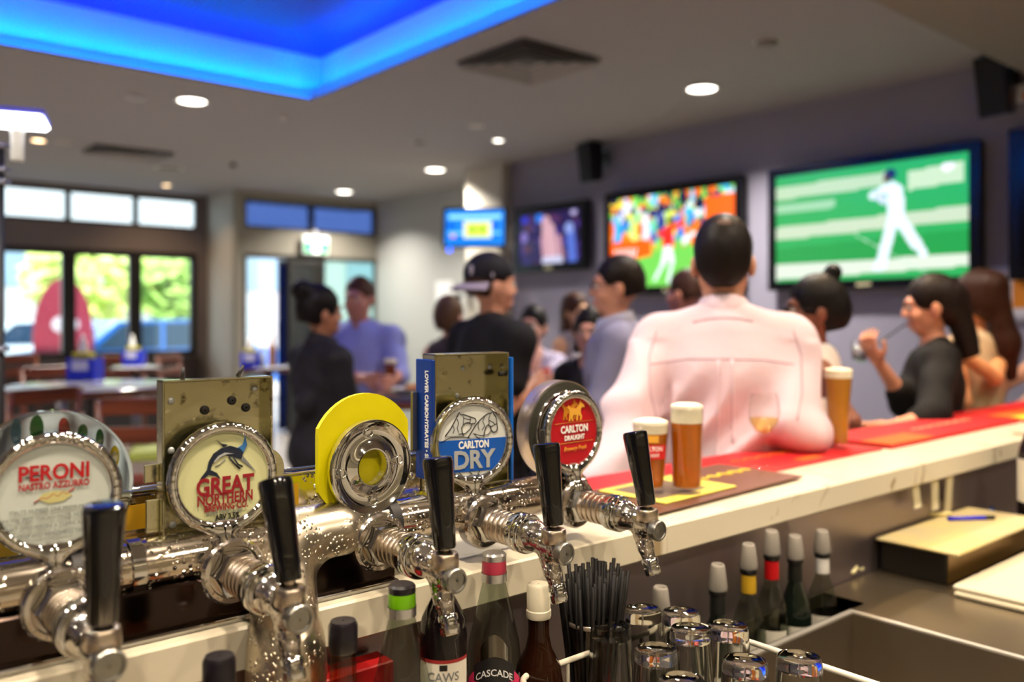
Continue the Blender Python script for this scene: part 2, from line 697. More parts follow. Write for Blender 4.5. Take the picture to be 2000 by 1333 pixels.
def window(x0, x1, z0, z1, y, fr=0.05, glass=M_pane, th=0.07):
    global wn
    wn += 1
    w = bpy.data.objects.new('window_%d' % wn, None)
    COL.objects.link(w)
    w.location = ((x0 + x1) / 2, y, z0)
    structure(w)
    hx, hz = (x1 - x0) / 2, z1 - z0
    for n_, lo, hi in (('frame_bottom', (-hx, 0, 0), (hx, th, fr)), ('frame_top', (-hx, 0, hz - fr), (hx, th, hz)),
                       ('frame_side', (-hx, 0, fr), (-hx + fr, th, hz - fr)), ('frame_side', (hx - fr, 0, fr), (hx, th, hz - fr))):
        MB().box(lo, hi).build(n_, M_frame, w)
    MB().box((-hx + fr, th * .45, fr), (hx - fr, th * .55, hz - fr)).build('pane', glass, w)
    return w


for i, (a, b) in enumerate(cler):
    lo = cler[0][0] if i == 0 else (cler[i - 1][1] + a) / 2
    hi = cler[-1][1] if i == 3 else (b + cler[i + 1][0]) / 2
    window(lo, hi, zc0, zc1, YWIN + .01, 0.03)
for i, (a, b) in enumerate(lowr):
    lo = lowr[0][0] - .06 if i == 0 else (lowr[i - 1][1] + a) / 2
    hi = lowr[-1][1] + .06 if i == 3 else (b + lowr[i + 1][0]) / 2
    window(lo, hi, zl0 - .06, zl1 + .06, YWIN + .01, 0.075)

# entrance wall with fanlights and a glazed doorway
dx = [xr(p, YDOOR) for p in (478, 607, 614, 735)]
dd0, dd1 = xr(476, YDOOR), xr(741, YDOOR)
wall_with_holes('wall_entrance', 'y', YDOOR, 0.12, XRET, XREC + .1, 0, CEIL,
                [(dx[0], dx[3], 2.48, 2.83), (dd0, dd1, 0, 2.17)], mat('entrance_wall', (138, 133, 122), 0.8))
M_tint = pane_mat('blue_glass', (128, 150, 190))
window(dx[0], (dx[1] + dx[2]) / 2, 2.48, 2.83, YDOOR + .01, 0.03, M_tint)
window((dx[1] + dx[2]) / 2, dx[3], 2.48, 2.83, YDOOR + .01, 0.03, M_tint)
door = bpy.data.objects.new('door_1', None)
COL.objects.link(door)
door.location = (dd0, YDOOR, 0)
structure(door)
dw = dd1 - dd0
M_dframe = mat('bronze_door_frame', (60, 58, 56), 0.35, 0.6)
for n_, lo, hi in (('door_frame_side', (0, .02, 0), (.05, .09, 2.17)), ('door_frame_side', (dw - .05, .02, 0), (dw, .09, 2.17)),
                   ('door_frame_top', (.05, .02, 2.12), (dw - .05, .09, 2.17)), ('door_post', (xr(622, YDOOR) - dd0, .02, 0), (xr(632, YDOOR) - dd0, .09, 2.12))):
    MB().box(lo, hi).build(n_, M_dframe, door)
xm = xr(630, YDOOR) - dd0
MB().box((.05, .05, .02), (xr(505, YDOOR) - dd0, .06, 2.12)).build('pane', M_pane, door)
MB().box((xm, .05, .02), (dw - .05, .06, 2.12)).build('pane', pane_mat('green_glass', (205, 225, 215)), door)
leaf = MB().box((0, -.02, .02), (.62, .02, 2.10)).build('door_leaf', pane_mat('dark_blue_glass', (52, 92, 128), 0.1), door, False, (xm - .05, .04, 0), (0, 0, rad(-152)))
MB().box((.0, -.025, 2.06), (.62, .025, 2.11)).build('leaf_rail', M_dframe, leaf)
MB().box((.58, -.025, .02), (.62, .025, 2.06)).build('leaf_stile', M_dframe, leaf)
leaf2 = MB().box((0, -.02, .02), (.60, .02, 2.10)).build('door_leaf', pane_mat('navy_glass', (38, 66, 112), 0.1), door, False, (xr(545, YDOOR) - dd0, .04, 0), (0, 0, rad(-8)))
MB().box((.0, -.025, 2.06), (.60, .025, 2.11)).build('leaf_rail', M_dframe, leaf2)

# exit sign over the entrance
p = WY(616, 497, YDOOR - .09)
es = thing('exit_sign', 'green and white illuminated exit sign above the entrance door', 'sign', (p.x, p.y, p.z))
MB().box((-.17, -.02, 0), (.17, .02, .23), .004).build('housing', M_white, es)
M_exg = mat('exit_green', (0, 150, 90), 0.4, emit=(20, 190, 120), estr=.9)
M_exw = mat('exit_white', (240, 250, 245), 0.4, emit=(235, 255, 245), estr=1.1)
face = MB().box((-.16, -.026, .012), (.16, -.021, .218)).build('sign_face', M_exw, es)
MB().box((-.155, -.029, .02), (-.055, -.0265, .15)).build('green_field', M_exg, face)
MB().box((.055, -.029, .02), (.155, -.0265, .15)).build('green_field', M_exg, face)
MB().box((-.012, -.02, .23), (.012, .02, .3)).build('stem', M_white, es)
MB().box((-.05, -.02, .05), (.05, .1, .18)).build('wall_plate', M_white, es)

# ------------------------------------------------------------------ outside the windows
structure(struct_box('ground_outside', [((-30, 10.95, -.14), (60, 70, -.04))], mat('sunlit_paving', (196, 190, 180), 0.8, var=(0.5, (170, 165, 160)))))


def foliage(name, label, c, r, n, col, seed, trunk=True):
    rnd = random.Random(seed)
    t = thing(name, label, 'tree', (c[0], c[1], -.04))
    m = MB()
    for _ in range(n):
        while True:
            q = Vector((rnd.uniform(-1, 1), rnd.uniform(-1, 1), rnd.uniform(-1, 1)))
            if 0.35 < q.length < 1:
                break
        q = Vector((q.x * r[0], q.y * r[1], c[2] + .04 + q.z * r[2]))
        a = Vector((rnd.uniform(-1, 1), rnd.uniform(-1, 1), rnd.uniform(-.6, .6))).normalized() * rnd.uniform(.16, .3)
        b = a.orthogonal().normalized() * rnd.uniform(.08, .14)
        m.add([q - a, q + b, q + a, q - b], [(0, 1, 2, 3)])
    lf = m.build('foliage', col, t)
    lf['kind'] = 'stuff'
    MB().tube([(0, 0, 0), (.05, 0, c[2] * .5), (0, .05, c[2] + .3)], [.14, .1, .05], 8).build('trunk', mat('bark', (80, 62, 48), .9), t, True)


M_leaf1 = mat('sunlit_leaves', (205, 220, 110), 0.6, var=(1.5, (240, 245, 170)))
M_leaf2 = mat('pale_leaves', (190, 212, 120), 0.6, var=(1.5, (150, 185, 90)))
q = WY(205, 560, 21); foliage('tree', 'sunlit green tree outside the middle window', (q.x, 22, 2.3), (1.5, 1.2, 1.0), 700, M_leaf1, 1)
q = WY(345, 560, 17.5); foliage('tree', 'green tree outside the window nearest the entrance', (q.x, 17.5, 2.0), (.8, .8, .75), 420, M_leaf2, 2)
q = WY(118, 500, 19); foliage('tree', 'yellow-green tree outside the leftmost window', (q.x, 19, 2.3), (.5, .5, .7), 200, M_leaf1, 3)
bld = thing('building', 'white rendered building across the street', 'building', (14, 30, -.04))
MB().box((-16, 0, 0), (16, 3, 7)).build('wall', mat('white_render', (168, 166, 172), .8), bld)
for i in range(7):
    MB().box((-13 + i * 4, -.06, 2.4), (-11.2 + i * 4, 0, 4.4)).build('window', mat('far_glass', (120, 140, 160), .1), bld)


def car(label, x, y, col, rz=0.0):
    c = thing('car', label, 'car', (x, y, -.04), rz)
    body = [(-2.1, .35), (-2.12, .72), (-1.95, .86), (-1.25, .95), (-.75, 1.38), (.55, 1.42), (1.3, 1.0), (1.95, .88), (2.12, .7), (2.1, .35)]
    MB().prism(body, -.82, .82).build('body', col, c)
    g = mat('car_glass', (40, 60, 80), .05)
    for s_ in (-.825, .825):
        MB().prism([(-1.1, .97), (-.7, 1.33), (-.12, 1.36), (-.12, .97)], s_ - .01, s_ + .01).build('side_window', g, c)
        MB().prism([(-.05, .97), (-.05, 1.36), (.5, 1.37), (1.12, .99)], s_ - .01, s_ + .01).build('side_window', g, c)
    for x_ in (-1.35, 1.35):
        for s_ in (-.78, .78):
            MB().lathe([(.02, -.1), (.3, -.1), (.32, 0), (.3, .1), (.02, .1)], 16, Matrix.Translation((x_, s_, .32)) @ Matrix.Rotation(rad(90), 4, 'X')).build('wheel', M_black, c, True)


q = WY(300, 650, 14.5); car('blue car parked outside the right-hand windows', q.x - .1, 14.5, mat('blue_car_paint', (30, 100, 190), .2, coat=1), rad(4))
q = WY(215, 640, 17.5); car('white car parked behind the blue one outside', q.x - 1.0, 17.8, mat('white_car_paint', (220, 226, 235), .2, coat=1))
# red teardrop banner outside
q = WY(124, 690, 12.6)
bn = thing('feather_banner', 'red teardrop advertising banner outside the left window', 'banner', (q.x, 12.6, -.04))
pts = []
for i in range(13):
    a = math.pi * i / 12
    pts.append((.36 * math.cos(a) * 1.0, 1.25 + .72 * math.sin(a)))
pts += [(-.36, .5), (.36, .5)]
MB().prism(pts, -.012, .012).build('flag', mat('red_banner', (150, 44, 66), .6), bn)
MB().ell((.02, -.015, 1.35), (.17, .004, .12)).build('emblem', mat('banner_print', (215, 200, 215), .6), bn)
MB().tube([(.38, 0, .02), (.38, 0, 1.3)], .012, 8).build('pole', M_dark, bn)
MB().box((.1, -.2, .0), (.6, .2, .03)).build('base', M_dark, bn)

# ------------------------------------------------------------------ ceiling fittings
M_ring = mat('lamp_ring', (215, 212, 205), .4)


def downlight(label, px, py, r=0.1, power=30, col=(255, 246, 232), z=CEIL, pos=None, lit=True, group='ceiling downlights', glow=9, spread=130):
    p_ = Vector(pos) if pos else WZ(px, py, z)
    t = thing('downlight', label, 'ceiling light', (p_.x, p_.y, z), 0, group)
    MB().lathe([(r, .0), (r * 1.18, -.004), (r * 1.2, -.009), (r * 1.02, -.012), (r * .96, -.004)], 32).build('ring', M_ring, t, True)
    m = mat('lamp_glow_%d_%d_%d' % (glow * 10, col[0], col[2]), (250, 250, 245), .4, emit=col, estr=glow) if lit else mat('lamp_off', (150, 146, 140), .3)
    MB().lathe([(.001, -.007), (r * .97, -.006)], 28).build('lamp', m, t, True)
    if lit and power:
        ld = bpy.data.lights.new('downlight_beam', 'AREA')
        ld.shape = 'DISK'
        ld.size = r * 1.8
        ld.energy = power
        ld.color = lin(col)
        ld.spread = rad(spread)
        lo_ = bpy.data.objects.new('downlight_beam', ld)
        COL.objects.link(lo_)
        lo_.parent = t
        lo_.location = (0, 0, -.014)
    return t


WARM = (255, 214, 160)
WARM2 = (255, 234, 206)
downlight('large white downlight left of the corner of the blue ceiling recess', 375, 196, .095, 70)
downlight('large white downlight on the ceiling above the middle screen', 1371, 172, .095, 70)
downlight('white downlight near the pillar, above the small hanging screen', 850, 331, .095, 60)
downlight('white downlight nearest the entrance fanlight', 672, 374, .095, 50)
downlight('small warm downlight beside the hanging light panel', 75, 273, .055, 10, WARM)
downlight('small warm downlight close to the front windows', 325, 361, .05, 10, WARM)
downlight('small white downlight left of the wall speaker above the first screen', 973, 273, .045, 12)
downlight('unlit small downlight left of the square vent by the windows', 125, 276, .06, 0, lit=False)
downlight('unlit small round fitting left of the large downlight', 265, 190, .05, 0, lit=False)
downlight('unlit small round fitting above the small white downlight', 931, 245, .05, 0, lit=False)
for i, (x, y) in enumerate(((-1.4, 6.5), (-1.4, 9.2), (1.2, 8.8), (-1.2, 3.5))):  # out-of-view lamps added to light the rest of the room
    downlight(['white downlight outside the frame at the left by the far wall', 'white downlight outside the frame by the front corner', 'white downlight behind the recess by the front windows',
               'white downlight left of the recess'][i], 0, 0, .095, 60, pos=(x, y, CEIL))
# warm lamps in the bulkhead over the bar
for i, x in enumerate((-0.7, 0.35, 1.35, 2.35, 3.4)):
    downlight(['first', 'second', 'third', 'fourth', 'fifth'][i] + ' warm downlight from the left in the bulkhead over the bar', 0, 0, .07, 14, WARM2, z=2.78, pos=(x, 0.55, 2.78), group='bulkhead downlights', spread=120)
for i, x in enumerate((1.9, 3.1)):
    downlight(['first', 'second', 'third'][i] + ' warm downlight from the left over the drinkers side of the bar', 0, 0, .07, (2, 12)[i], WARM, z=2.78, pos=(x, 1.62, 2.78), group='bulkhead downlights', spread=110)

# unseen lamps added to light the back wall that the chrome mirrors
for i, x in enumerate((-0.6, 0.8, 2.2)):
    downlight(['left-hand', 'middle', 'right-hand'][i] + ' downlight over the back bar behind the bartender', 0, 0, .07, 26, WARM2, z=2.78, pos=(x, -0.85, 2.78), group='back bar downlights')
for i, (x, y) in enumerate(((3.15, 2.08), (1.15, 2.05), (-.4, 2.05))):  # unseen lamps added to light the drinkers from the bar side
    downlight(['right-hand', 'middle', 'left-hand'][i] + ' white downlight in the ceiling just beyond the bulkhead', 0, 0, .095, (26, 20, 40)[i], (255, 244, 228), pos=(x, y, CEIL))


def ceiling_vent(label, px, py, w, h, rz=0):
    p_ = WZ(px, py, CEIL)
    t = thing('ceiling_vent', label, 'vent', (p_.x, p_.y, CEIL), rz)
    MB().box((-w, -h, -.012), (w, h, -.001), .003).build('backing', mat('vent_shadow', (74, 70, 68), .7), t)
    for k, s_ in enumerate((1.0, .76, .52, .28)):
        b = MB()
        a, c = w * s_, h * s_
        ai, ci = a - .028, c - .028
        z0, z1 = -.012, -.034 + .004 * k
        v = [(-a, -c, z1), (a, -c, z1), (a, c, z1), (-a, c, z1), (-ai, -ci, z0), (ai, -ci, z0), (ai, ci, z0), (-ai, ci, z0)]
        b.add(v, [(0, 1, 5, 4), (1, 2, 6, 5), (2, 3, 7, 6), (3, 0, 4, 7)])
        b.build('louvre_ring', mat('vent_grey', (140, 134, 132), .5), t)


ceiling_vent('square ceiling air vent beside the blue recess, above the screens', 1032, 118, .3, .3)
ceiling_vent('long ceiling air vent near the front windows', 252, 297, .34, .22)


def round_fitting(name, label, px, py, r, h, col, cat):
    p_ = WZ(px, py, CEIL)
    t = thing(name, label, cat, (p_.x, p_.y, CEIL))
    MB().lathe([(r, 0), (r, -h * .4), (r * .8, -h * .8), (.002, -h)], 24).build('cover', col, t, True)
    MB().lathe([(r * 1.15, -.001), (r * 1.15, -.006), (r, -.006)], 24).build('base_ring', M_ring, t, True)


M_sens = mat('sensor_grey', (120, 115, 112), .5)
round_fitting('smoke_detector', 'round grey smoke detector on the ceiling above the largest screen', 1498, 80, .06, .035, M_sens, 'smoke detector')
round_fitting('smoke_detector', 'small round detector on the ceiling between the square vent and the pillar', 820, 276, .05, .03, M_sens, 'smoke detector')
round_fitting('sprinkler', 'tiny sprinkler head below the corner of the blue recess', 553, 226, .025, .04, M_ring, 'sprinkler')
round_fitting('sprinkler', 'dark sprinkler head on the ceiling before the entrance', 455, 318, .03, .05, M_dark, 'sprinkler')
round_fitting('ceiling_speaker', 'dark round ceiling speaker in front of the fanlight', 330, 328, .12, .02, M_sens, 'speaker')

# glowing light panel hanging at the left edge
p = W(18, 238, 2.6)
lp = thing('hanging_lamp', 'bright white square light panel hanging at the left edge', 'light', tuple(p), rad(-18))
MB().box((-.16, -.09, -.006), (.1, .09, .012), .01).build('diffuser', mat('panel_glow', (255, 255, 255), .4, emit=(245, 248, 255), estr=9), lp)
MB().box((-.165, -.095, .012), (.105, .095, .028), .006).build('housing', mat('blue_housing', (70, 70, 170), .4), lp)
MB().tube([(-.08, 0, .02), (-.08, 0, CEIL - p.z)], .008, 8).build('hanger', M_white, lp)
p2_ = W(34, 262, 2.55)
tb = thing('hanging_tube', 'short white tube hanging below the light panel', 'tube', tuple(p2_))
MB().lathe([(.017, .012), (.018, 0), (.018, -.075), (.016, -.08), (.013, -.08), (.013, -.06), (.002, -.06)], 20).build('tube', M_white, tb, True)
MB().lathe([(.02, .0), (.02, .012), (.004, .014)], 20).build('cap', M_white, tb, True)
pp = W(2, 618, 2.9)
pole = thing('bar_post', 'thin dark post with metal fittings at the left edge', 'post', (pp.x, pp.y, 0))
MB().tube([(0, 0, .0), (0, 0, 2.0)], .011, 12).build('post', M_dark, pole, True)
for z_ in (1.86, 1.9, 1.98, 1.3):
    MB().lathe([(.012, 0), (.03, .005), (.03, .014), (.012, .02)], 20, Matrix.Translation((0, 0, z_))).build('fitting', mat('grey_metal', (150, 150, 158), .35, .8), pole, True)
MB().lathe([(.05, 0), (.05, .008), (.012, .012)], 20).build('foot', M_dark, pole, True)

# ------------------------------------------------------------------ screens on the wall
def picture(w, h):
    return np.zeros((h, w, 3), np.float32)


def fillp(img, poly, col, soft=0):
    """fill a polygon given in 0..1 picture coordinates (y down)"""
    h, w, _ = img.shape
    Y, X = np.mgrid[0:h, 0:w]
    x, y = (X + .5) / w, (Y + .5) / h
    c = np.zeros((h, w), bool)
    n = len(poly)
    for i in range(n):
        x0, y0 = poly[i]
        x1, y1 = poly[(i + 1) % n]
        cr = ((y0 > y) != (y1 > y)) & (x < (x1 - x0) * (y - y0) / ((y1 - y0) or 1e-9) + x0)
        c ^= cr
    img[c] = np.array(col) / 255.0


def disc(img, cx, cy, rx, ry, col):
    h, w, _ = img.shape
    Y, X = np.mgrid[0:h, 0:w]
    m = (((X + .5) / w - cx) / rx) ** 2 + (((Y + .5) / h - cy) / ry) ** 2 < 1
    img[m] = np.array(col) / 255.0


def limb(img, a, b, r, col, asp=16 / 9):
    h, w, _ = img.shape
    Y, X = np.mgrid[0:h, 0:w]
    x, y = (X + .5) / w * asp, (Y + .5) / h
    ax, ay, bx, by = a[0] * asp, a[1], b[0] * asp, b[1]
    t = np.clip(((x - ax) * (bx - ax) + (y - ay) * (by - ay)) / max((bx - ax) ** 2 + (by - ay) ** 2, 1e-9), 0, 1)
    m = np.hypot(x - ax - t * (bx - ax), y - ay - t * (by - ay)) < r
    img[m] = np.array(col) / 255.0


def cricket():
    g = picture(128, 72)
    g[:] = np.array((40, 165, 85)) / 255
    for y0, y1, x0, x1, sl, col in ((.1, .22, 0, .62, -.04, (178, 205, 170)), (.27, .35, 0, .34, -.03, (150, 200, 160)), (.48, .6, 0, 1, -.05, (190, 208, 180)),
                                    (.83, .98, 0, 1, -.06, (212, 222, 206)), (.1, .26, .72, .98, -.12, (190, 215, 180))):
        fillp(g, [(x0, y0), (x1, y0 + sl * (x1 - x0)), (x1, y1 + sl * (x1 - x0)), (x0, y1)], col)
    fillp(g, [(0, .68), (1, .62), (1, .82), (0, .84)], (30, 150, 70))
    limb(g, (.45, .6), (.82, .98), .004, (190, 225, 200))
    wht = (226, 240, 250)
    limb(g, (.655, .26), (.665, .5), .075, wht)
    limb(g, (.645, .2), (.54, .27), .034, wht)
    limb(g, (.56, .26), (.6, .33), .03, (200, 214, 235))
    limb(g, (.645, .5), (.585, .88), .05, wht)
    limb(g, (.68, .5), (.76, .72), .05, wht)
    limb(g, (.76, .72), (.795, .8), .035, wht)
    limb(g, (.58, .89), (.555, .91), .022, wht)
    disc(g, .633, .105, .032, .05, (20, 40, 90))
    disc(g, .615, .14, .018, .03, (90, 60, 50))
    disc(g, .905, .1, .03, .035, (245, 240, 250))
    return g


def football():
    g = picture(128, 72)
    g[:] = np.array((110, 200, 80)) / 255
    rnd = random.Random(5)
    pal = [(40, 120, 220), (250, 110, 20), (30, 40, 110), (240, 240, 250), (60, 190, 240), (250, 220, 60), (20, 24, 60), (255, 130, 20), (130, 220, 90), (200, 225, 250)]
    for _ in range(260):
        x, y = rnd.random(), rnd.random() * .58
        disc(g, x, y, rnd.uniform(.012, .045), rnd.uniform(.025, .08), pal[rnd.randrange(len(pal))])
    fillp(g, [(.78, .1), (1, .08), (1, .42), (.78, .4)], (255, 100, 10))
    fillp(g, [(0, .5), (.36, .46), (.36, .66), (0, .74)], (255, 96, 10))
    for k in range(6):
        limb(g, (.03 + k * .035, .7), (.05 + k * .035, .58), .014, (255, 235, 235))
    for x, c in ((.06, (60, 180, 250)), (.2, (210, 240, 120)), (.31, (230, 235, 250)), (.43, (40, 60, 140)), (.5, (200, 230, 90))):
        limb(g, (x, .24), (x + .01, .44), .05, c)
        disc(g, x, .15, .02, .045, (40, 40, 90))
    limb(g, (.5, .42), (.49, .55), .075, (235, 40, 30))
    limb(g, (.5, .38), (.62, .33), .03, (235, 50, 40))
    limb(g, (.5, .38), (.42, .44), .03, (235, 50, 40))
    disc(g, .52, .3, .025, .045, (70, 40, 30))
    limb(g, (.48, .6), (.46, .75), .035, (245, 245, 250))
    limb(g, (.46, .75), (.39, .92), .022, (235, 240, 250))
    limb(g, (.51, .6), (.53, .74), .035, (245, 245, 250))
    limb(g, (.53, .74), (.5, .95), .022, (235, 240, 250))
    return g


def concert():
    g = picture(96, 60)
    g[:] = np.array((34, 20, 84)) / 255
    rnd = random.Random(3)
    for _ in range(70):
        disc(g, rnd.random(), rnd.random(), rnd.uniform(.02, .06), rnd.uniform(.03, .09), [(50, 30, 120), (24, 14, 60), (80, 50, 150), (60, 20, 80), (90, 40, 60)][rnd.randrange(5)])
    disc(g, .09, .1, .06, .07, (40, 50, 220))
    disc(g, .34, .1, .07, .09, (20, 130, 250))
    disc(g, .9, .06, .05, .05, (200, 190, 240))
    limb(g, (.49, .35), (.54, .8), .16, (228, 178, 190), 1.5)
    limb(g, (.4, .5), (.43, .85), .06, (214, 160, 176), 1.5)
    limb(g, (.66, .5), (.7, .85), .05, (214, 160, 176), 1.5)
    disc(g, .45, .2, .075, .14, (222, 172, 186))
    limb(g, (.44, .95), (.68, .95), .08, (220, 220, 250), 1.5)
    limb(g, (.85, .45), (.88, .95), .1, (90, 120, 220), 1.5)
    disc(g, .83, .35, .07, .11, (150, 170, 240))
    disc(g, .08, .45, .06, .1, (140, 120, 200))
    return g


def keno():
    g = picture(80, 48)
    g[:] = np.array((20, 130, 235)) / 255
    fillp(g, [(.05, .13), (.95, .13), (.95, .26), (.05, .26)], (140, 215, 255))
    for x in (.1, .36, .62, .86):
        fillp(g, [(x - .09, .34), (x + .07, .34), (x + .07, .54), (x - .09, .54)], (0, 96, 210))
    fillp(g, [(.05, .62), (.95, .62), (.95, .68), (.05, .68)], (120, 205, 250))
    fillp(g, [(.05, .72), (.95, .72), (.95, .9), (.05, .9)], (0, 110, 220))
    fillp(g, [(.31, .32), (.79, .32), (.79, .8), (.31, .8)], (240, 250, 210))
    fillp(g, [(.36, .38), (.74, .38), (.74, .74), (.36, .74)], (210, 235, 70))
    for cx in (.46, .63):
        disc(g, cx, .55, .05, .1, (70, 130, 30))
        disc(g, cx - .015, .55, .03, .055, (210, 235, 70))
    disc(g, .13, .74, .05, .05, (230, 150, 220))
    return g


def screen_mesh(img, w, h):
    """a grid whose colour attribute carries the picture; local x right, z up, faces -y"""
    H_, W_, _ = img.shape
    xs = np.linspace(-w / 2, w / 2, W_ + 1)
    zs = np.linspace(h / 2, -h / 2, H_ + 1)
    v = [(x, 0, z) for z in zs for x in xs]
    f = [(j * (W_ + 1) + i, (j + 1) * (W_ + 1) + i, (j + 1) * (W_ + 1) + i + 1, j * (W_ + 1) + i + 1) for j in range(H_) for i in range(W_)]
    me = bpy.data.meshes.new('screen')
    me.from_pydata(v, [], f)
    ca = me.color_attributes.new('picture', 'BYTE_COLOR', 'CORNER')
    srgb = img.reshape(-1, 3)
    linc = np.where(srgb <= 0.04045, srgb / 12.92, ((srgb + 0.055) / 1.055) ** 2.4)
    data = np.ones((len(f), 4, 4), np.float32)
    data[:, :, :3] = linc[:, None, :]
    ca.data.foreach_set('color', data.ravel())
    return me


M_bezel = mat('tv_black', (9, 9, 12), 0.22)


def television(label, loc, rz, w, h, bez, img, strength, th=.07, tilt=0, logo=True):
    t = thing('television', label, 'television', loc, rz)
    MB().box((-w / 2, 0, -h / 2), (w / 2, th, h / 2), .008).build('casing', M_bezel, t)
    bz = MB()
    a, b, ai, bi = w / 2, h / 2, w / 2 - bez, h / 2 - bez
    for lo, hi in (((-a, -.012, -b), (a, 0, -bi)), ((-a, -.012, bi), (a, 0, b)), ((-a, -.012, -bi), (-ai, 0, bi)), ((ai, -.012, -bi), (a, 0, bi))):
        bz.box(lo, hi)
    bz.build('bezel', M_bezel, t)
    if img is not None:
        link('screen', screen_mesh(img, w - 2 * bez, h - 2 * bez), screen_mat('display_' + label[:12], strength), t, False, (0, -.004, 0))
    else:
        MB().box((-ai, -.006, -bi), (ai, -.002, bi)).build('screen', mat('dead_screen', (6, 6, 10), .15), t)
    if logo:
        MB().box((-.05, -.016, -b + bez * .3), (.05, -.012, -b + bez * .6)).build('badge', mat('silver_print', (190, 185, 150), .4), t)
    t.rotation_euler = (tilt, 0, rz)
    return t


RZW = rad(-90)       # facing -x, off the right-hand wall
zt0, zt1 = 1.60, 2.465
television('largest screen, showing a cricketer in white on a green field', (XW - .095, (2.106 + 3.537) / 2, (zt0 + zt1) / 2), RZW, 1.43, zt1 - zt0, .062, cricket(), 1.35)
television('wall screen showing a crowded football scene in orange and green', (XW - .095, (5.14 + 3.76) / 2, (zt0 + zt1) / 2), RZW, 1.38, zt1 - zt0, .062, football(), 1.5)
television('smaller wall screen showing a pale figure against purple', (XW - .095, 5.85, 2.142), RZW, .96, .62, .075, concert(), 1.0)
television('dark screen cut off at the right edge', (XW - .095, 1.26, 2.06), RZW, 1.38, zt1 - zt0, .062, None, 0)
p = W(927, 445, 8.0)
tv0 = television('small hanging screen with blue display and yellow-green panel', tuple(p), -YAW + rad(-6), .59, .375, .024, keno(), 1.5, .05, rad(-6), False)
MB().tube([(.0, .04, 0), (.0, .3, 0), (.10, .55, 0)], .02, 10).build('wall_arm', M_dark, tv0)
MB().ell((-.23, -.006, -.205), (.022, .012, .022)).build('indicator', mat('blue_indicator', (20, 60, 255), .4, emit=(30, 90, 255), estr=5), tv0, True)
MB().box((-.24, 0, -.205), (-.22, .02, -.18)).build('indicator_stem', M_dark, tv0)


def wall_speaker(label, px, py, x):
    p_ = WX(px, py, x)
    t = thing('loudspeaker', label, 'speaker', (x, p_.y, p_.z), rad(-90))
    b = MB()
    pr = [(-.1, .17), (.1, .17), (.075, -.17), (-.075, -.17)]
    b.v = [(-.1, 0, .17), (.1, 0, .17), (.085, 0, -.17), (-.085, 0, -.17), (-.07, .16, .15), (.07, .16, .15), (.06, .12, -.16), (-.06, .12, -.16)]
    b.f = [(0, 3, 2, 1), (4, 5, 6, 7), (0, 1, 5, 4), (1, 2, 6, 5), (2, 3, 7, 6), (3, 0, 4, 7)]
    b.build('cabinet', M_black, t)
    MB().box((-.085, -.012, -.155), (.085, 0, .158), .008).build('grille', mat('speaker_grille', (14, 14, 15), .7, bump=(300, .4, .002)), t)
    MB().tube([(0, .1, .03), (0, XW - x, .03)], .018, 10).build('bracket', M_black, t)
    MB().box((-.04, XW - x - .012, -.03), (.04, XW - x - .001, .09)).build('wall_plate', M_black, t)
    t.rotation_euler = (rad(8), 0, rad(-98))
    return t


wall_speaker('black wall loudspeaker between the pillar and the football screen', 1143, 318, XW - .24)
wall_speaker('black wall loudspeaker at the top right corner beside the bulkhead', 1938, 168, XW - .24)

# framed notice at the right edge, paper on the far wall
p = WX(1990, 572, XW - .02)
po = thing('framed_poster', 'white framed poster with green and orange blocks at the right edge', 'poster', (XW - .02, p.y, p.z), RZW)
MB().box((-.19, -.006, -.165), (.3, .018, .155), .004).build('frame', mat('silver_frame', (190, 190, 200), .35, .5), po)
sh = MB().box((-.165, -.009, -.135), (.28, -.0062, .13)).build('sheet', mat('poster_paper', (215, 212, 222), .6), po)
MB().box((-.1, -.011, -.09), (-.062, -.0092, .06)).build('green_block', mat('poster_green', (30, 80, 60), .6), sh)
MB().box((-.03, -.011, -.09), (.05, -.0092, .07)).build('orange_block', mat('poster_orange', (215, 130, 20), .6), sh)
MB().box((.08, -.011, -.09), (.2, -.0092, .07)).build('orange_block', mat('poster_orange', (215, 130, 20), .6), sh)
MB().box((-.105, -.011, .075), (-.06, -.0092, .1)).build('brown_mark', mat('poster_brown', (140, 100, 70), .6), sh)
p = WX(868, 577, XREC)
pa = tag(MB().box((-.01, -.16, -.17), (0, .16, .17)).build('paper_notice', mat('notice_paper', (235, 238, 240), .7), None, False, (XREC, p.y, p.z)), 'white paper notice on the pale wall behind the cap wearer', 'notice')
p = WX(905, 560, 5.4)
ph_ = thing('wall_phone', 'narrow black device on the pillar beside the cap', 'device', (5.4, 7.02, 1.8), RZW)
MB().box((-.035, -.03, -.17), (.035, 0, .17), .006).build('body', M_black, ph_)
MB().box((-.02, -.034, .08), (.02, -.03, .14)).build('display', M_dark, ph_)
p = WX(1990, 108, XW - .02)
sg = thing('corner_sign', 'white and orange sign behind the top right speaker', 'sign', (XW - .02, 1.93, 2.66), RZW)
MB().box((-.02, -.01, 0), (.4, .015, .1), .003).build('board', mat('sign_white', (235, 235, 240), .5), sg)
MB().box((.03, -.013, .012), (.38, -.0102, .045)).build('orange_band', mat('sign_orange', (230, 120, 20), .5), sg)

# ------------------------------------------------------------------ tables, stools and what stands on them
M_top = mat('pale_laminate', (150, 150, 158), 0.16)
M_wood = mat('red_brown_wood', (104, 50, 30), 0.35, var=(4, (74, 34, 22)), scale3=(1, 1, 6))
M_seat = mat('lime_upholstery', (165, 175, 70), 0.55)
M_steel = mat('grey_steel', (120, 118, 120), 0.35, 0.9)


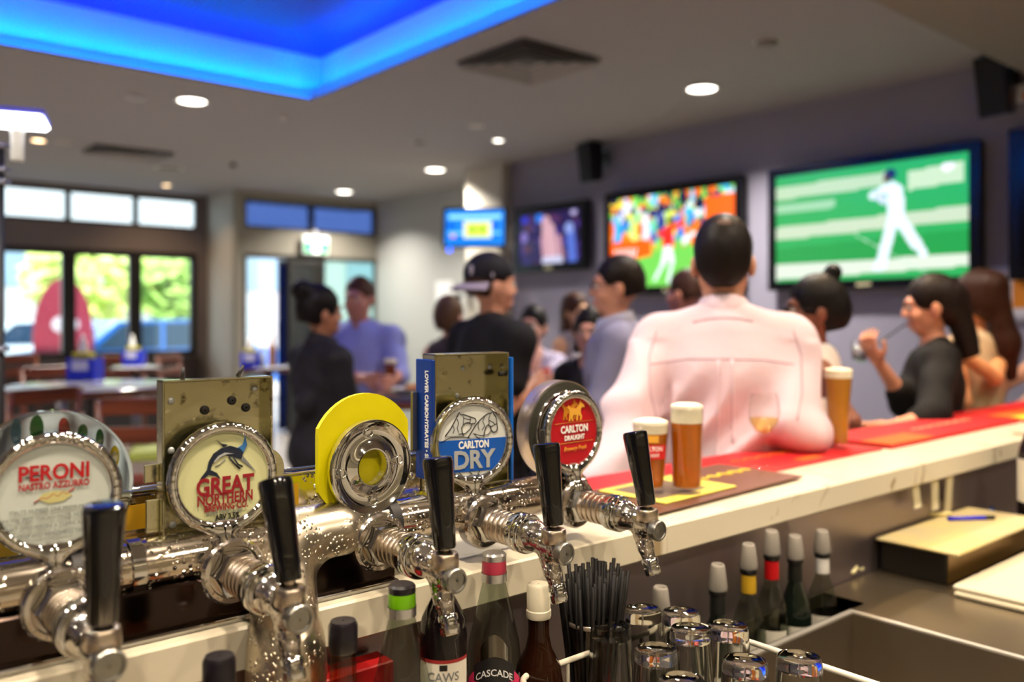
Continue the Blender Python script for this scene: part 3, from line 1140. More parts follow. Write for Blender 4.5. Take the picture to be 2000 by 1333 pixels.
def high_table(label, px, py, r, m=M_top, z=1.05, edge=None):
    p_ = WZ(px, py, z)
    t = thing('high_table', label, 'table', (p_.x, p_.y, 0), 0, 'high round tables')
    MB().lathe([(.002, z), (r - .01, z), (r, z - .008), (r, z - .035), (r - .01, z - .04), (.002, z - .04)], 40).build('tabletop', m, t, 40)
    MB().lathe([(r + .003, z - .006), (r + .004, z - .037), (r - .002, z - .04)], 40).build('edge_band', edge or M_wood, t, True)
    MB().tube([(0, 0, .03), (0, 0, z - .04)], .035, 14).build('column', M_steel, t, True)
    MB().lathe([(.24, 0), (.24, .015), (.06, .035), (.035, .06)], 32).build('base', M_steel, t, True)
    return t


high_table('large pale round high table in front of the left windows', 178, 752, .43)
high_table('pale round table behind the large one, by the leftmost window', 120, 717, .17)
high_table('round table with yellowish top below the middle window', 266, 716, .17)
high_table('small round table with reddish edge near the entrance glass', 525, 716, .2)
M_dtop = mat('dark_laminate', (40, 34, 36), 0.25)
high_table('dark high table between the couple drinking beer', 822, 772, .3, M_dtop)
high_table('dark high table the seated woman in pale blouse leans on', 1050, 757, .22, M_dtop)


def stool(label, x, y, rz, m=M_seat):
    t = thing('bar_stool', label, 'stool', (x, y, 0), rz, 'wooden bar stools')
    m = M_seat if 'lime' in label else M_wood
    MB().box((-.19, -.18, .72), (.19, .18, .775), .02).build('seat', m, t)
    for sx in (-1, 1):
        for sy in (-1, 1):
            top = 1.08 if sy > 0 else .72
            MB().tube([(sx * .19, sy * .18, 0), (sx * .165, sy * .155, .72), (sx * .165, sy * (.155 if sy < 0 else .2), top)], .017, 8).build('leg', M_wood, t, True)
    for z_ in (.9, 1.02):
        MB().box((-.16, .165 + (z_ - .9) * .12, z_), (.16, .19 + (z_ - .9) * .12, z_ + .07), .006).build('back_rail', M_wood, t)
    for sy in (-.165, .165):
        MB().tube([(-.178, sy, .3), (.178, sy, .3)], .012, 8).build('footrest', M_wood, t)
    return t


for lb, px, py, d, rz in (('wooden bar stool in front of the large pale table, left', 40, 800, 4.1, 200), ('lime-seated stool right of the large pale table', 330, 760, 4.3, -110),
                          ('wooden stool behind the large pale table', 120, 700, 5.6, 10), ('wooden stool nearest the yellow badge, beside the large table', 300, 900, 3.7, 150),
                          ('wooden stool below the middle window', 230, 700, 7.2, -30), ('wooden stool under the leftmost window', 60, 690, 7.4, 20), 
                          ('wooden stool by the window corner', 370, 720, 7.6, 40)):
    q = W(px, 618, d)
    stool(lb, q.x, q.y, rad(rz))
# dark bench under the front windows
bx0, bx1 = xr(-60, YWIN), xr(392, YWIN) - .05
bs = thing('window_bench', 'dark upholstered bench along the front windows', 'bench', ((bx0 + bx1) / 2, YWIN - .3, 0))
hw = (bx1 - bx0) / 2
M_bench = mat('dark_leather', (42, 30, 28), 0.4)
MB().box((-hw, -.25, 0), (hw, .28, .44)).build('bench_base', M_dark, bs)
MB().box((-hw, -.27, .44), (hw, .14, .52), .02).build('bench_seat', M_bench, bs)
MB().box((-hw, .14, .44), (hw, .28, .93), .02).build('bench_back', M_bench, bs)


def caddy(label, p_, s=1.0):
    t = thing('condiment_caddy', label, 'caddy', tuple(p_), -YAW, 'blue condiment caddies')
    M_blue = mat('caddy_blue', (10, 40, 200), 0.35)
    w, h = .075 * s, .12 * s
    b = MB()
    b.box((-w, -w * .8, 0), (w, w * .8, .008))
    b.box((-w, -w * .8, .008), (w, -w * .8 + .006, h)); b.box((-w, w * .8 - .006, .008), (w, w * .8, h))
    b.box((-w, -w * .8 + .006, .008), (-w + .006, w * .8 - .006, h)); b.box((w - .006, -w * .8 + .006, .008), (w, w * .8 - .006, h))
    b.build('box', M_blue, t)
    MB().box((-w * .6, -w * .8 - .003, h * .45), (w * .6, -w * .8 - .0005, h * .9)).build('label_panel', mat('caddy_print', (205, 205, 235), .5), t)
    MB().box((-w * .75, -w * .5, .01), (w * .5, w * .5, h * 1.25)).build('napkin_pack', mat('napkin_yellow', (200, 190, 40), .7), t)
    MB().lathe([(.018 * s, .01), (.022 * s, .03), (.022 * s, h * 1.6), (.012 * s, h * 1.85), (.006 * s, h * 2.1), (.001, h * 2.12)], 16, Matrix.Translation((-w * .2, 0.0, 0))).build('sauce_bottle', mat('sauce_white', (245, 245, 240), .4), t, True)
    return t


caddy('bright blue condiment caddy with white bottle on the large pale table', WZ(167, 742, 1.05), 1.05)
caddy('dark blue condiment caddy on the table by the entrance glass', WZ(492, 718, 1.05), .9)
caddy('blue condiment caddy on the table below the middle window', WZ(262, 712, 1.05), .9)


def sauce_bottle(label, p_, col, h=.2):
    t = thing('sauce_bottle', label, 'bottle', tuple(p_))
    MB().lathe([(.002, 0), (.026, 0), (.028, .01), (.028, h * .55), (.012, h * .75), (.011, h * .88)], 20).build('body', col, t, True)
    MB().lathe([(.014, h * .86), (.014, h), (.002, h)], 16).build('cap', mat('amber_cap', (150, 110, 40), .4), t, True)


sauce_bottle('tall amber bottle on the table by the entrance glass', WZ(532, 716, 1.05), mat('amber_sauce', (150, 95, 25), .2), .24)
sauce_bottle('small white bottle beside the amber one by the entrance', WZ(512, 718, 1.05), mat('pale_bottle', (210, 215, 220), .3), .15)

# ------------------------------------------------------------------ the bar
BAR_Z, BY0, BY1, BENCH = 1.06, 0.965, 1.36, 0.82
M_marble = mat('cream_marble', (218, 209, 186), 0.22, var=(3.2, (160, 140, 108), (0.60, 0.66), 2.2), spec=0.5)
M_st = mat('brushed_steel', (178, 164, 140), 0.28, 0.95, bump=(40, 0.08, 0.002), scale3=(1, 14, 1))
M_splash = mat('splash_steel', (158, 146, 150), 0.4, 0.9, bump=(14, 0.12, 0.004), scale3=(1, 1, .3))
bar = thing('bar_counter', 'long cream marble bar counter with veined edge', 'bar counter', (1.7, 1.16, 0))
MB().box((-3.2, BY0 - 1.16, BAR_Z - .052), (2.9, BY1 - 1.16, BAR_Z), .003).build('worktop', M_marble, bar)
MB().box((-3.2, -.155, .3), (2.9, -.13, BAR_Z - .052)).build('splashback', M_splash, bar)
MB().box((-3.2, .03, 0), (2.9, .08, BAR_Z - .052)).build('front_panel', mat('dark_panel', (50, 42, 40), .5), bar)


def slab_with_holes(z0, z1, x0, x1, y0, y1, holes):
    b = MB()
    us = sorted({x0, x1, *[h[0] for h in holes], *[h[1] for h in holes]})
    vs = sorted({y0, y1, *[h[2] for h in holes], *[h[3] for h in holes]})
    for i in range(len(us) - 1):
        for j in range(len(vs) - 1):
            cu, cv = (us[i] + us[i + 1]) / 2, (vs[j] + vs[j + 1]) / 2
            if any(h[0] < cu < h[1] and h[2] < cv < h[3] for h in holes):
                continue
            b.box((us[i], vs[j], z0), (us[i + 1], vs[j + 1], z1))
    return b


SINK = (1.13, 1.655, 0.36, 0.885)
WELL = (1.05, 1.73, 0.905, 0.995)
wb = thing('work_bench', 'stainless steel bar bench with sunken ice sink', 'bench', (0, 0, 0))
slab_with_holes(BENCH - .03, BENCH, -1.4, 4.6, .3, 1.0, [(SINK[0] - .006, SINK[1] + .006, SINK[2] - .006, SINK[3] + .006), WELL]).build('bench_top', M_st, wb)
sx0, sx1, sy0, sy1 = SINK
b = MB()
for lo, hi in (((sx0 - .006, sy0 - .006, .55), (sx1 + .006, sy1 + .006, .556)), ((sx0 - .006, sy0, .556), (sx0, sy1, BENCH)), ((sx1, sy0, .556), (sx1 + .006, sy1, BENCH)),
               ((sx0, sy0 - .006, .556), (sx1, sy0, BENCH)), ((sx0, sy1, .556), (sx1, sy1 + .006, BENCH))):
    b.box(lo, hi)
b.build('sink_basin', mat('sink_steel', (168, 158, 142), .3, .95, bump=(30, .06, .002)), wb)
rim = MB()
w_ = .012
for lo, hi in (((sx0 - w_, sy1, BENCH), (sx1 + w_, sy1 + w_, BENCH + .004)), ((sx1, sy0, BENCH), (sx1 + w_, sy1, BENCH + .004)), ((sx0 - w_, sy0, BENCH), (sx0, sy1, BENCH + .004))):
    rim.box(lo, hi)
rim.build('sink_rim', mat('bright_rim', (235, 232, 225), .42, .9), wb)
wx0, wx1, wy0, wy1 = WELL
b = MB()
for lo, hi in (((wx0, wy0, .68), (wx1, wy1, .686)), ((wx0 - .005, wy0, .68), (wx0, wy1, BENCH)), ((wx1, wy0, .68), (wx1 + .005, wy1, BENCH)), ((wx0, wy0 - .005, .68), (wx1, wy0, BENCH))):
    b.box(lo, hi)
b.build('bottle_well', mat('well_steel', (90, 84, 80), .4, .9), wb)
MB().box((-1.4, .34, .05), (4.6, .36, BENCH - .03)).build('bench_apron', mat('apron_steel', (110, 104, 98), .4, .9), wb)
for x_ in (-1.3, 0.4, 2.4, 4.4):
    MB().tube([(x_, .4, 0), (x_, .4, BENCH - .03)], .025, 10).build('leg', M_st, wb)
    MB().tube([(x_, .95, 0), (x_, .95, BENCH - .03)], .025, 10).build('leg', M_st, wb)
# paper tags taped below the marble edge
for i, px in enumerate((1800, 1838, 1868)):
    p = WY(px, 935, BY0 + .004)
    tag(MB().box((-.018, -.0015, -.06 - .02 * i), (.018, .0015, 0)).build('paper_tag', mat('tag_paper', (228, 220, 190), .7), None, False, (p.x, BY0 + .02, BAR_Z - .053), (rad(-6 + 5 * i), 0, 0)),
        ['left', 'middle', 'right'][i] + '-hand paper tag hanging below the marble edge', 'tag', 'paper tags under the bar')

# pale unseen back bar, added for the chrome to mirror
bb = thing('back_bar', 'dark wooden back bar behind the taps with bottle shelves', 'shelf', (1.2, -1.45, 0))
MB().box((-3, -.14, 0), (3, .35, .92)).build('cabinet', mat('back_bar_wood', (196, 190, 172), .4), bb)
for z_ in (1.25, 1.62, 2.0):
    MB().box((-3, -.14, z_), (3, .12, z_ + .03)).build('shelf', mat('back_bar_wood', (196, 190, 172), .4), bb)

# ------------------------------------------------------------------ beer font
M_chrome = mat('chrome', (232, 232, 230), 0.06, 1.0)
M_wet = mat('wet_chrome', (222, 212, 198), 0.12, 1.0, bump=(150, 1.0, 0.004, 'drops'))
M_wet2 = mat('frosted_chrome', (206, 196, 176), 0.28, 1.0, bump=(170, 0.9, 0.003, 'drops'))
M_knurl = mat('knurled_chrome', (222, 208, 192), 0.2, 1.0, bump=(900, 0.5, 0.0006))
M_cast = mat('cast_chrome', (220, 214, 208), 0.14, 1.0, bump=(190, 0.7, 0.002, 'drops'))
M_handle = mat('black_handle', (5, 5, 6), 0.16, coat=0.6)
PY_, PZ_ = 1.035, 1.132
font = thing('beer_font', 'wet chrome beer font pipe running along the bar on a thick column', 'beer font', (.45, PY_, BENCH))
L_ = Matrix.Rotation(rad(90), 4, 'Y')
MB().lathe([(.002, -.75), (.028, -.75), (.031, -.745), (.031, .555), (.028, .575), (.002, .58)], 40, Matrix.Translation((0, 0, PZ_ - BENCH)) @ L_).build('pipe', M_wet, font, 50)
link('column', sdf_mesh('column', [('c', (0.0, .93 - PY_, .0), (0, .93 - PY_, .22), .036, .036, .01), ('c', (0, .93 - PY_, .19), (.035, -.02, PZ_ - BENCH - .02), .041, .040, .03),
                                   ('c', (.055, -.004, PZ_ - BENCH), (.115, -.004, PZ_ - BENCH), .042, .042, .025)], .003,
                        cut=lambda X, Y, Z: (-Z + 0.001) + 0 * X + 0 * Y), M_wet2, font)
MB().lathe([(.06, 0), (.06, .006), (.04, .012), (.037, .02)], 36, Matrix.Translation((0, .93 - PY_, 0))).build('column_foot', M_chrome, font, 40)
for x_ in (-.20, -.14, .20, .27):
    MB().lathe([(.031, -.008), (.035, -.007), (.035, .007), (.031, .008)], 36, Matrix.Translation((x_, 0, PZ_ - BENCH)) @ L_).build('clamp_band', M_dark if x_ in (-.20, .20) else M_chrome, font, 40)
MB().box((-.65, -.04, BAR_Z - BENCH), (.19, -.028, BAR_Z - BENCH + .055), .002).build('skirt_plate', mat('dark_chrome', (60, 50, 46), .12, 1.0), font)
MB().box((-.65, -.052, BAR_Z - BENCH), (.19, -.04, BAR_Z - BENCH + .007), .002).build('base_strip', M_chrome, font)
MB().tube([(-.055, -.125, .16), (-.06, -.128, .08), (-.045, -.12, .0)], .003, 8).build('drain_hose', M_black, font, True)
hs = thing('chrome_housing', 'low chrome box standing on the bar behind the tap pipe', 'housing', (.28, 1.13, BAR_Z))
MB().box((-.5, -.028, 0), (.475, .028, .142), .003).build('housing_body', M_wet, hs)
MB().tube([(-.5, -.026, .146), (.475, -.026, .146)], .005, 10).build('top_rail', M_chrome, hs, True)
MB().box((.475, -.034, 0), (.483, .034, .15), .003).build('end_plate', M_cast, hs)
MB().ell((.455, -.031, .118), (.006, .004, .006)).build('rivet', M_chrome, hs, True)
MB().box((-.1, -.0295, .1), (.27, -.0282, .13)).build('yellow_sticker', mat('sticker_yellow', (200, 152, 30), .4), hs)  # yellow reflection in the chrome, painted as a flat strip

# ------------------------------------------------------------------ beer taps
TY, TZ = 1.0, 1.118
RM = Matrix.Rotation(rad(90), 4, 'X')           # lathe axis z -> -y (out towards the bartender)


def lathe_mesh(name, prof, n, mtx=None):
    me = MB().lathe(prof, n, mtx).mesh(name)
    me.polygons.foreach_set('use_smooth', [True] * len(me.polygons))
    sharp_edges(me, 35)
    return me


fl_me = lathe_mesh('flange', [(.002, -.014), (.036, -.014), (.039, -.011), (.039, .006), (.036, .010), (.031, .011), (.029, .006), (.026, .006), (.002, .006)], 40, RM)
nut_me = MB().lathe([(.002, .004), (.027, .004), (.0285, .008), (.0285, .022), (.026, .026), (.002, .026)], 6, RM).mesh('hex_nut')
prof = [(.002, .026), (.0215, .026)]
for k in range(5):
    z0 = .027 + k * .0105
    prof += [(.0205, z0), (.0232, z0 + .0015), (.0236, z0 + .005), (.0232, z0 + .008), (.0205, z0 + .0095)]
prof += [(.021, .080), (.002, .080)]
sh_me = lathe_mesh('knurled_shank', prof, 40, RM)
cp_me = lathe_mesh('coupling', [(.002, .079), (.0265, .079), (.0275, .081), (.0275, .090), (.0258, .091), (.0258, .093), (.0275, .094), (.0275, .101), (.0265, .1025), (.0252, .1030), (.0252, .106), (.002, .106)], 44, RM)
fa_me = sdf_mesh('faucet', [('c', (0, -.100, 0), (0, -.112, 0), .0225, .0215, .004), ('c', (0, -.112, 0), (0, -.136, -.001), .020, .0125, .006), ('c', (0, -.130, 0), (0, -.155, -.001), .0125, .013, .008),
                            ('c', (0, -.152, -.008), (0, -.152, .002), .0135, .0125, .006), ('c', (0, -.150, -.007), (0, -.158, -.0115), .0125, .0140, .007),
                            ('c', (0, -.132, -.006), (0, -.149, -.040), .0125, .0125, .010), ('c', (0, -.149, -.038), (0, -.158, -.062), .0115, .0098, .004)], .0014, smooth=1)
sp = Matrix.Translation((0, -.157, -.058)) @ Matrix.Rotation(rad(-19), 4, "X")
nz_me = lathe_mesh('nozzle', [(.0108, .002), (.0122, .0), (.0122, -.006), (.0104, -.0075), (.0104, -.010), (.0122, -.0115), (.0122, -.020), (.0108, -.022), (.0088, -.022), (.0088, -.012), (.001, -.012)], 28, sp)
kb_me = lathe_mesh('pivot_cap', [(.0140, .164), (.0150, .167), (.0150, .176), (.0138, .1775), (.0118, .1775), (.0112, .1755), (.004, .1755), (.001, .1762)], 32, Matrix.Translation((0, 0, -.012)) @ RM)
cl_me = lathe_mesh('handle_collar', [(.0128, -.004), (.0155, -.002), (.0168, .001), (.0168, .014), (.0152, .017), (.009, .019), (.0055, .020), (.0052, .028), (.001, .028)], 32, Matrix.Translation((0, -.152, 0)))
ha_me = lathe_mesh('handle', [(.001, .0), (.0125, .0), (.0138, .003), (.0148, .03), (.0178, .085), (.0188, .103), (.0178, .108), (.0148, .1095), (.001, .1085)], 20)
rg_prims = []
# badge frame: a chrome ring on a forked neck, blended
NB = 40
for k in range(NB):
    a0, a1 = 2 * math.pi * k / NB, 2 * math.pi * (k + 1) / NB
    rg_prims.append(('c', (.0605 * math.cos(a0), 0, .115 + .0605 * math.sin(a0)), (.0605 * math.cos(a1), 0, .115 + .0605 * math.sin(a1)), .0068, .0068, .002))
rg_prims += [('c', (0, .0, .052), (0, -.001, .036), .0125, .0120, .012), ('c', (0, -.001, .036), (0, -.006, .026), .012, .015, .006),
             ('c', (-.02, 0, .058), (-.004, 0, .046), .005, .006, .008), ('c', (.02, 0, .058), (.004, 0, .046), .005, .006, .008)]
rg_me = sdf_mesh('badge_ring', rg_prims, .0018, smooth=2)
disc_me = lathe_mesh('badge_disc', [(.001, -.004), (.058, -.004), (.058, .0015), (.001, .002)], 48, Matrix.Translation((0, 0, .115)) @ RM)
M_red = mat('print_red', (176, 26, 34), .35)
M_navy = mat('print_navy', (26, 34, 52), .4)
M_blk = mat('print_black', (20, 18, 20), .4)
M_grey = mat('print_grey', (120, 122, 122), .5)
M_wht = mat('print_white', (240, 240, 238), .35)
M_gold = mat('print_gold', (225, 165, 60), .3)
M_blue = mat('print_blue', (12, 84, 178), .3)
M_silver = mat('print_silver', (190, 196, 200), .3, .4)


def flat(name, poly, m, parent, R_=.056, y=-.0022, th=.0006):
    return MB().prism([(x * R_, .115 + z * R_) for x, z in poly], y - th, y).build(name, m, parent)


def words(parent, s, size, m, x, z, R_=.056, y=-.0033, fitw=None, **kw):
    o = text_obj('lettering', s, size, m, parent, (x * R_, y, .115 + z * R_), (rad(90), 0, 0), **kw)
    if fitw:                                      # stretch the line to its printed width
        w0 = max(v.co.x for v in o.data.vertices) - min(v.co.x for v in o.data.vertices)
        for v in o.data.vertices:
            v.co.x *= fitw * R_ / w0
    return o


def stroke(name, pts, r, m, parent, R_=.056, y=-.0024):
    return MB().tube([(x * R_, y, .115 + z * R_) for x, z in pts], r, 6).build(name, m, parent, True)


def beer_tap(label, X, tilt, badge_rot, badge_dy=.02, badge_dz=0.0, face=None, ring=True):
    t = thing('beer_tap', label, 'beer tap', (X, TY, TZ), 0, 'row of beer taps')
    link('flange', fl_me, M_cast, t)
    link('hex_nut', nut_me, M_chrome, t)
    link('knurled_shank', sh_me, M_knurl, t)
    link('coupling', cp_me, M_chrome, t)
    fa = link('faucet', fa_me, M_cast, t)
    link('nozzle', nz_me, M_chrome, fa)
    link('pivot_cap', kb_me, mat('brushed_cap', (150, 150, 146), .3, 1.0), fa)
    link('handle_collar', cl_me, M_knurl, t)
    link('handle', ha_me, M_handle, t, False, (0, -.152, .022), (-tilt, 0, 0))
    if ring:
        r_ = link('badge_ring', rg_me, M_chrome, t, False, (0, badge_dy, badge_dz), (0, 0, badge_rot))
        if face is not None:
            d_ = link('badge_face', disc_me.copy(), face, r_)
        return t, r_
    return t, None


TX = [.2285, .4136, .6153, .795, .984]
# 1 - grey-white badge with red lettering and a clear dome
t1, r1 = beer_tap('leftmost beer tap, grey badge with red lettering under clear dome', TX[0], rad(-4), rad(-6), .026, -.004, mat('badge_pale', (198, 206, 200), .35))
words(r1, 'PERONI', .0228, M_red, 0, .30, bold=.0006, fitw=1.2)
words(r1, 'NASTRO AZZURRO', .0098, M_red, 0, .13, bold=.0002, fitw=1.2)
stroke('navy_dash', [(-.48, .36), (-.32, .40), (-.2, .385)], .0006, M_navy, r1)
flat('straw_mark', [(-.28, -.06), (-.2, .04), (.0, .07), (.22, .04), (.3, -.04), (.15, -.14), (-.1, -.16)], mat('print_straw', (196, 190, 130), .5), r1)
stroke('signature', [(-.35, -.12), (-.22, -.04), (-.12, -.06), (-.02, .02), (.05, -.04), (.14, .04), (.2, -.01), (.34, .09)], .0006, M_red, r1)
for k, s_ in enumerate(("ITALY'S NUMBER ONE PREMIUM BEER", "IT'S THE ZEST, ITALIAN MAIZE, NOBLE HOPS", 'THAT GIVES PERONI A CLEAN, AZZURRO', 'CRISP AND REFRESHING TASTE')):
    words(r1, s_, .0056, mat('print_dim', (120, 126, 124), .5), -.02, -.30 - .155 * k, xs=.88)
gl = mat('clear_acrylic', (225, 240, 236), .02, trans=1.0, ior=1.3)
MB().lathe([(.001, -.011), (.083, -.011), (.0865, -.009), (.0865, .001), (.083, .003), (.001, .003)], 56, Matrix.Translation((0, .044, .113)) @ RM).build('clear_dome', gl, t1, 50)
rb = r1
for k, (x, z, w_, h_, c_) in enumerate(((-.62, 1.24, .11, .2, (150, 200, 220)), (-.28, 1.28, .15, .2, (60, 150, 90)), (.18, 1.24, .12, .17, (220, 130, 120)), (.52, 1.14, .11, .13, (70, 160, 100)), (.82, 1.0, .09, .15, (40, 140, 80)), (1.1, .62, .10, .17, (225, 205, 60)))):  # tinted patches painting the reflections of bottles in the dome
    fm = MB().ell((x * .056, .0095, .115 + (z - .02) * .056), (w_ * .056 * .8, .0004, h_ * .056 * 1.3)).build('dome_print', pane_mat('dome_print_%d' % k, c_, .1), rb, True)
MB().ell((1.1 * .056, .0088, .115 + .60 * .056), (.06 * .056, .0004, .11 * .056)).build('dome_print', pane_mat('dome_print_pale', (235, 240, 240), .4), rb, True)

# chrome tray behind badges two and four
M_tray = mat('tarnished_chrome', (206, 202, 166), 0.17, 1.0, bump=(22, 0.12, 0.006), var=(60, (110, 104, 80), (.62, .75)))


def tray(parent, x0, x1, z0, z1, y0, y1, rot):
    tr = MB().box((x0, y1 - .003, z0), (x1, y1, z1)).build('backing_tray', M_tray, parent, False, None, (0, 0, rot))
    for lo, hi in (((x0, y0, z1 - .003), (x1, y1, z1)), ((x0, y0, z0), (x1, y1, z0 + .003)), ((x0, y0, z0), (x0 + .003, y1, z1)), ((x1 - .003, y0, z0), (x1, y1, z1))):
        MB().box(lo, hi, .0008).build('tray_rim', M_tray, tr)
    return tr


# 2 - cream badge with leaping marlin
t2, r2 = beer_tap('beer tap with cream badge showing a leaping marlin on a chrome tray', TX[1], rad(19), rad(-2), .024, -.008, mat('badge_cream', (206, 208, 158), .35))
for nm, pl, mm in (('marlin_body', [(.36, .36), (.42, .5), (.34, .6), (.12, .68), (-.08, .64), (-.24, .54), (-.34, .38), (-.38, .2), (-.5, .06), (-.56, -.06), (-.42, .04), (-.34, .1), (-.2, .06), (-.08, -.02), (-.16, .12), (-.3, .2), (-.26, .32), (-.14, .42), (.02, .48), (.16, .44)], M_navy),
                   ('marlin_bill', [(.40, .44), (.70, .06), (.36, .34)], M_grey), ('marlin_tail', [(.26, .6), (.4, .68), (.46, .86), (.5, .66), (.42, .5)], mat('marlin_blue', (50, 110, 170), .4)),
                   ('marlin_fin', [(-.18, .84), (-.02, .66), (.08, .7), (-.06, .74)], M_navy), ('marlin_belly', [(.2, .5), (.0, .54), (-.14, .48), (-.24, .36), (-.2, .36), (-.1, .45), (.04, .5)], M_silver)):
    flat(nm, pl, mm, r2, y=-.0022 if nm != 'marlin_belly' else -.0028)
stroke('marlin_stripe', [(.1, .44), (.2, .3), (.34, .16)], .0011, M_navy, r2)
stroke('marlin_stripe', [(.2, .42), (.3, .26), (.4, .2)], .0009, M_navy, r2)
stroke('marlin_stripe', [(.02, .4), (-.1, .3), (-.2, .26)], .0006, M_grey, r2)
words(r2, 'GREAT', .0285, mat('print_maroon', (140, 26, 38), .4), .02, -.33, bold=.0009, fitw=1.26)
words(r2, 'NORTHERN', .0178, mat('print_maroon', (140, 26, 38), .4), .02, -.545, bold=.0004, fitw=1.2)
words(r2, 'BREWING CO.', .0112, mat('print_maroon', (140, 26, 38), .4), .04, -.685, bold=.0003, fitw=.95)
words(r2, 'SUPER CRISP LAGER', .0068, M_grey, .0, -.775, fitw=.78)
words(r2, 'ABV 3.5%', .0098, M_blk, .06, -.895, bold=.0003, fitw=.54)
tr2 = tray(t2, -.068, .068, .028, .226, .040, .062, rad(-2))
for x, z in ((-.052, .2), (-.052, .14), (-.05, .05), (.052, .21), (.052, .15), (.05, .05)):
    MB().ell((x, .059, z), (.0042, .002, .0042)).build('rivet', M_silver, tr2, True)
for x, z in ((-.012, .186), (.022, .196), (.04, .186)):
    s_ = MB().lathe([(.001, .0), (.0045, .0), (.0055, -.001), (.0055, -.002)], 16, Matrix.Translation((x, .056, z)) @ RM).build('screw', M_dark, tr2, True)
for x, a in ((-.04, 8), (.028, 60)):
    MB().tube([(x, .055, .226), (x + .004 * a / 30, .055, .240)], [.003, .0015], 8).build('bent_clip', M_dark, tr2, True)
MB().box((-.085, .052, .105), (-.068, .055, .127), .001).build('side_clip', M_tray, tr2)
MB().box((-.083, .052, .045), (-.068, .055, .085), .001).build('side_clip', M_tray, tr2)
MB().lathe([(.001, .001), (.028, .001), (.028, -.001), (.001, -.001)], 28, Matrix.Translation((.062, .056, .105)) @ RM).build('side_disc', M_tray, tr2)

# 3 - bare chrome badge back on a yellow plate
t3, _ = beer_tap('middle beer tap, bare chrome badge on a bright yellow plate', TX[2], rad(8), 0, ring=False)
M_yel = mat('yellow_plate', (214, 204, 0), .38, var=(9, (200, 188, 0)))
pts = []
for k in range(48):
    a = 2 * math.pi * k / 48
    pts.append((max(-.0735, min(.0735, .084 * math.cos(a))), .113 + .084 * math.sin(a)))
# rotated face so that it looks towards the bartender
pl = MB().prism(pts, .030, .037).build('yellow_plate', M_yel, t3, False, None, (0, 0, rad(4)))
cone = lathe_mesh('chrome_back', [(.0225, -.012), (.0228, .004), (.0240, .0060), (.0258, .0062), (.0285, .0046), (.034, .0008), (.042, -.0014), (.050, -.0010), (.056, .0012), (.0600, .0046), (.0622, .0058), (.0640, .0052), (.0650, .003), (.0645, -.006), (.060, -.010), (.0235, -.012)], 56, RM)
cb = link('chrome_back', cone, M_chrome, t3, False, (0, .018, .098), (0, 0, rad(4)))
for k in range(4):
    a = rad(90 * k + 5)
    MB().lathe([(.001, -.001), (.0052, -.001), (.0056, .0018), (.0062, .0024), (.0068, .0016), (.0068, -.003)], 20, Matrix.Translation((.0465 * math.cos(a), .0004, .0465 * math.sin(a))) @ RM).build('screw_boss', M_chrome, cb, True)
MB().lathe([(.001, -.0105), (.0235, -.0105)], 32, RM).build('yellow_centre', M_yel, cb)
MB().box((-.014, -.004, -.086), (.014, .006, -.058), .002).build('neck', M_cast, cb)

# 4 - blue and white badge with line-drawn horses, open tray with blue side panels
t4, r4 = beer_tap('beer tap with white and blue badge of two line-drawn horses', TX[3], rad(8), rad(-14), .026, .0, mat('badge_white', (222, 226, 222), .35))


def arc_poly(z0, z1, R_=1.0, n=10):
    a0, a1 = math.asin(z0), math.asin(z1)
    p_ = [(math.cos(a0 + (a1 - a0) * i / n), math.sin(a0 + (a1 - a0) * i / n)) for i in range(n + 1)]
    return p_ + [(-x, z) for x, z in p_[::-1]]


flat('blue_band', arc_poly(-.78, .06), M_blue, r4, .0572)
H1 = [(-.80, .18), (-.72, .28), (-.64, .38), (-.56, .51), (-.48, .65), (-.43, .73), (-.40, .79), (-.36, .73), (-.27, .73), (-.16, .69), (-.06, .65), (.06, .61), (.09, .54), (.05, .48), (-.05, .47), (-.13, .51), (-.21, .51), (-.28, .46), (-.33, .39), (-.32, .27), (-.28, .17)]
H2 = [(-.16, .10), (-.04, .26), (.06, .41), (.20, .56), (.36, .68), (.46, .73), (.52, .72), (.60, .79), (.60, .70), (.67, .62), (.70, .46), (.72, .30), (.67, .22), (.59, .21), (.53, .28), (.51, .38), (.44, .43), (.37, .36), (.33, .22), (.31, .09)]
for H_ in (H1, H2):
    flat('horse_head', H_, mat('horse_pale', (190, 195, 194), .4), r4)
    stroke('horse_outline', H_, .0008, M_blk, r4, y=-.0028)
for pts_ in ([(-.30, .73), (-.27, .60), (-.29, .47)], [(-.09, .66), (-.07, .57), (-.10, .50)], [(-.28, .64), (-.16, .60), (-.08, .59)], [(-.02, .50), (-.08, .34), (-.24, .22), (-.42, .22)], [(-.46, .62), (-.42, .50), (-.46, .38), (-.42, .26)], [(-.58, .46), (-.54, .34), (-.58, .24)],
             [(.50, .71), (.46, .58), (.47, .43)], [(.70, .44), (.61, .40), (.52, .36)], [(.47, .54), (.58, .48), (.64, .42)], [(.55, .27), (.44, .16), (.22, .14), (.04, .20)], [(.34, .64), (.28, .52), (.34, .40), (.26, .28)], [(.18, .52), (.14, .40), (.18, .28)], [(-.92, .02), (-.66, .14), (-.30, .14), (-.10, .10)],
             [(.0, .22), (.12, .10), (.2, .07)], [(-.4, -.8), (-.32, -.88), (-.3, -.92)], [(-.1, -.8), (-.02, -.88), (.04, -.96)], [(.2, -.8), (.14, -.86), (.2, -.92)]):
    stroke('horse_line', pts_, .0006, M_blk, r4, y=-.0028)
words(r4, 'CARLTON', .0150, M_wht, .02, -.17, bold=.0006, fitw=.88)
words(r4, 'DRY', .0370, M_silver, .02, -.70, bold=.0012, fitw=1.2, depth=.0007)
stroke('white_rule', [(-.82, -.16), (-.56, -.15)], .0004, M_wht, r4)
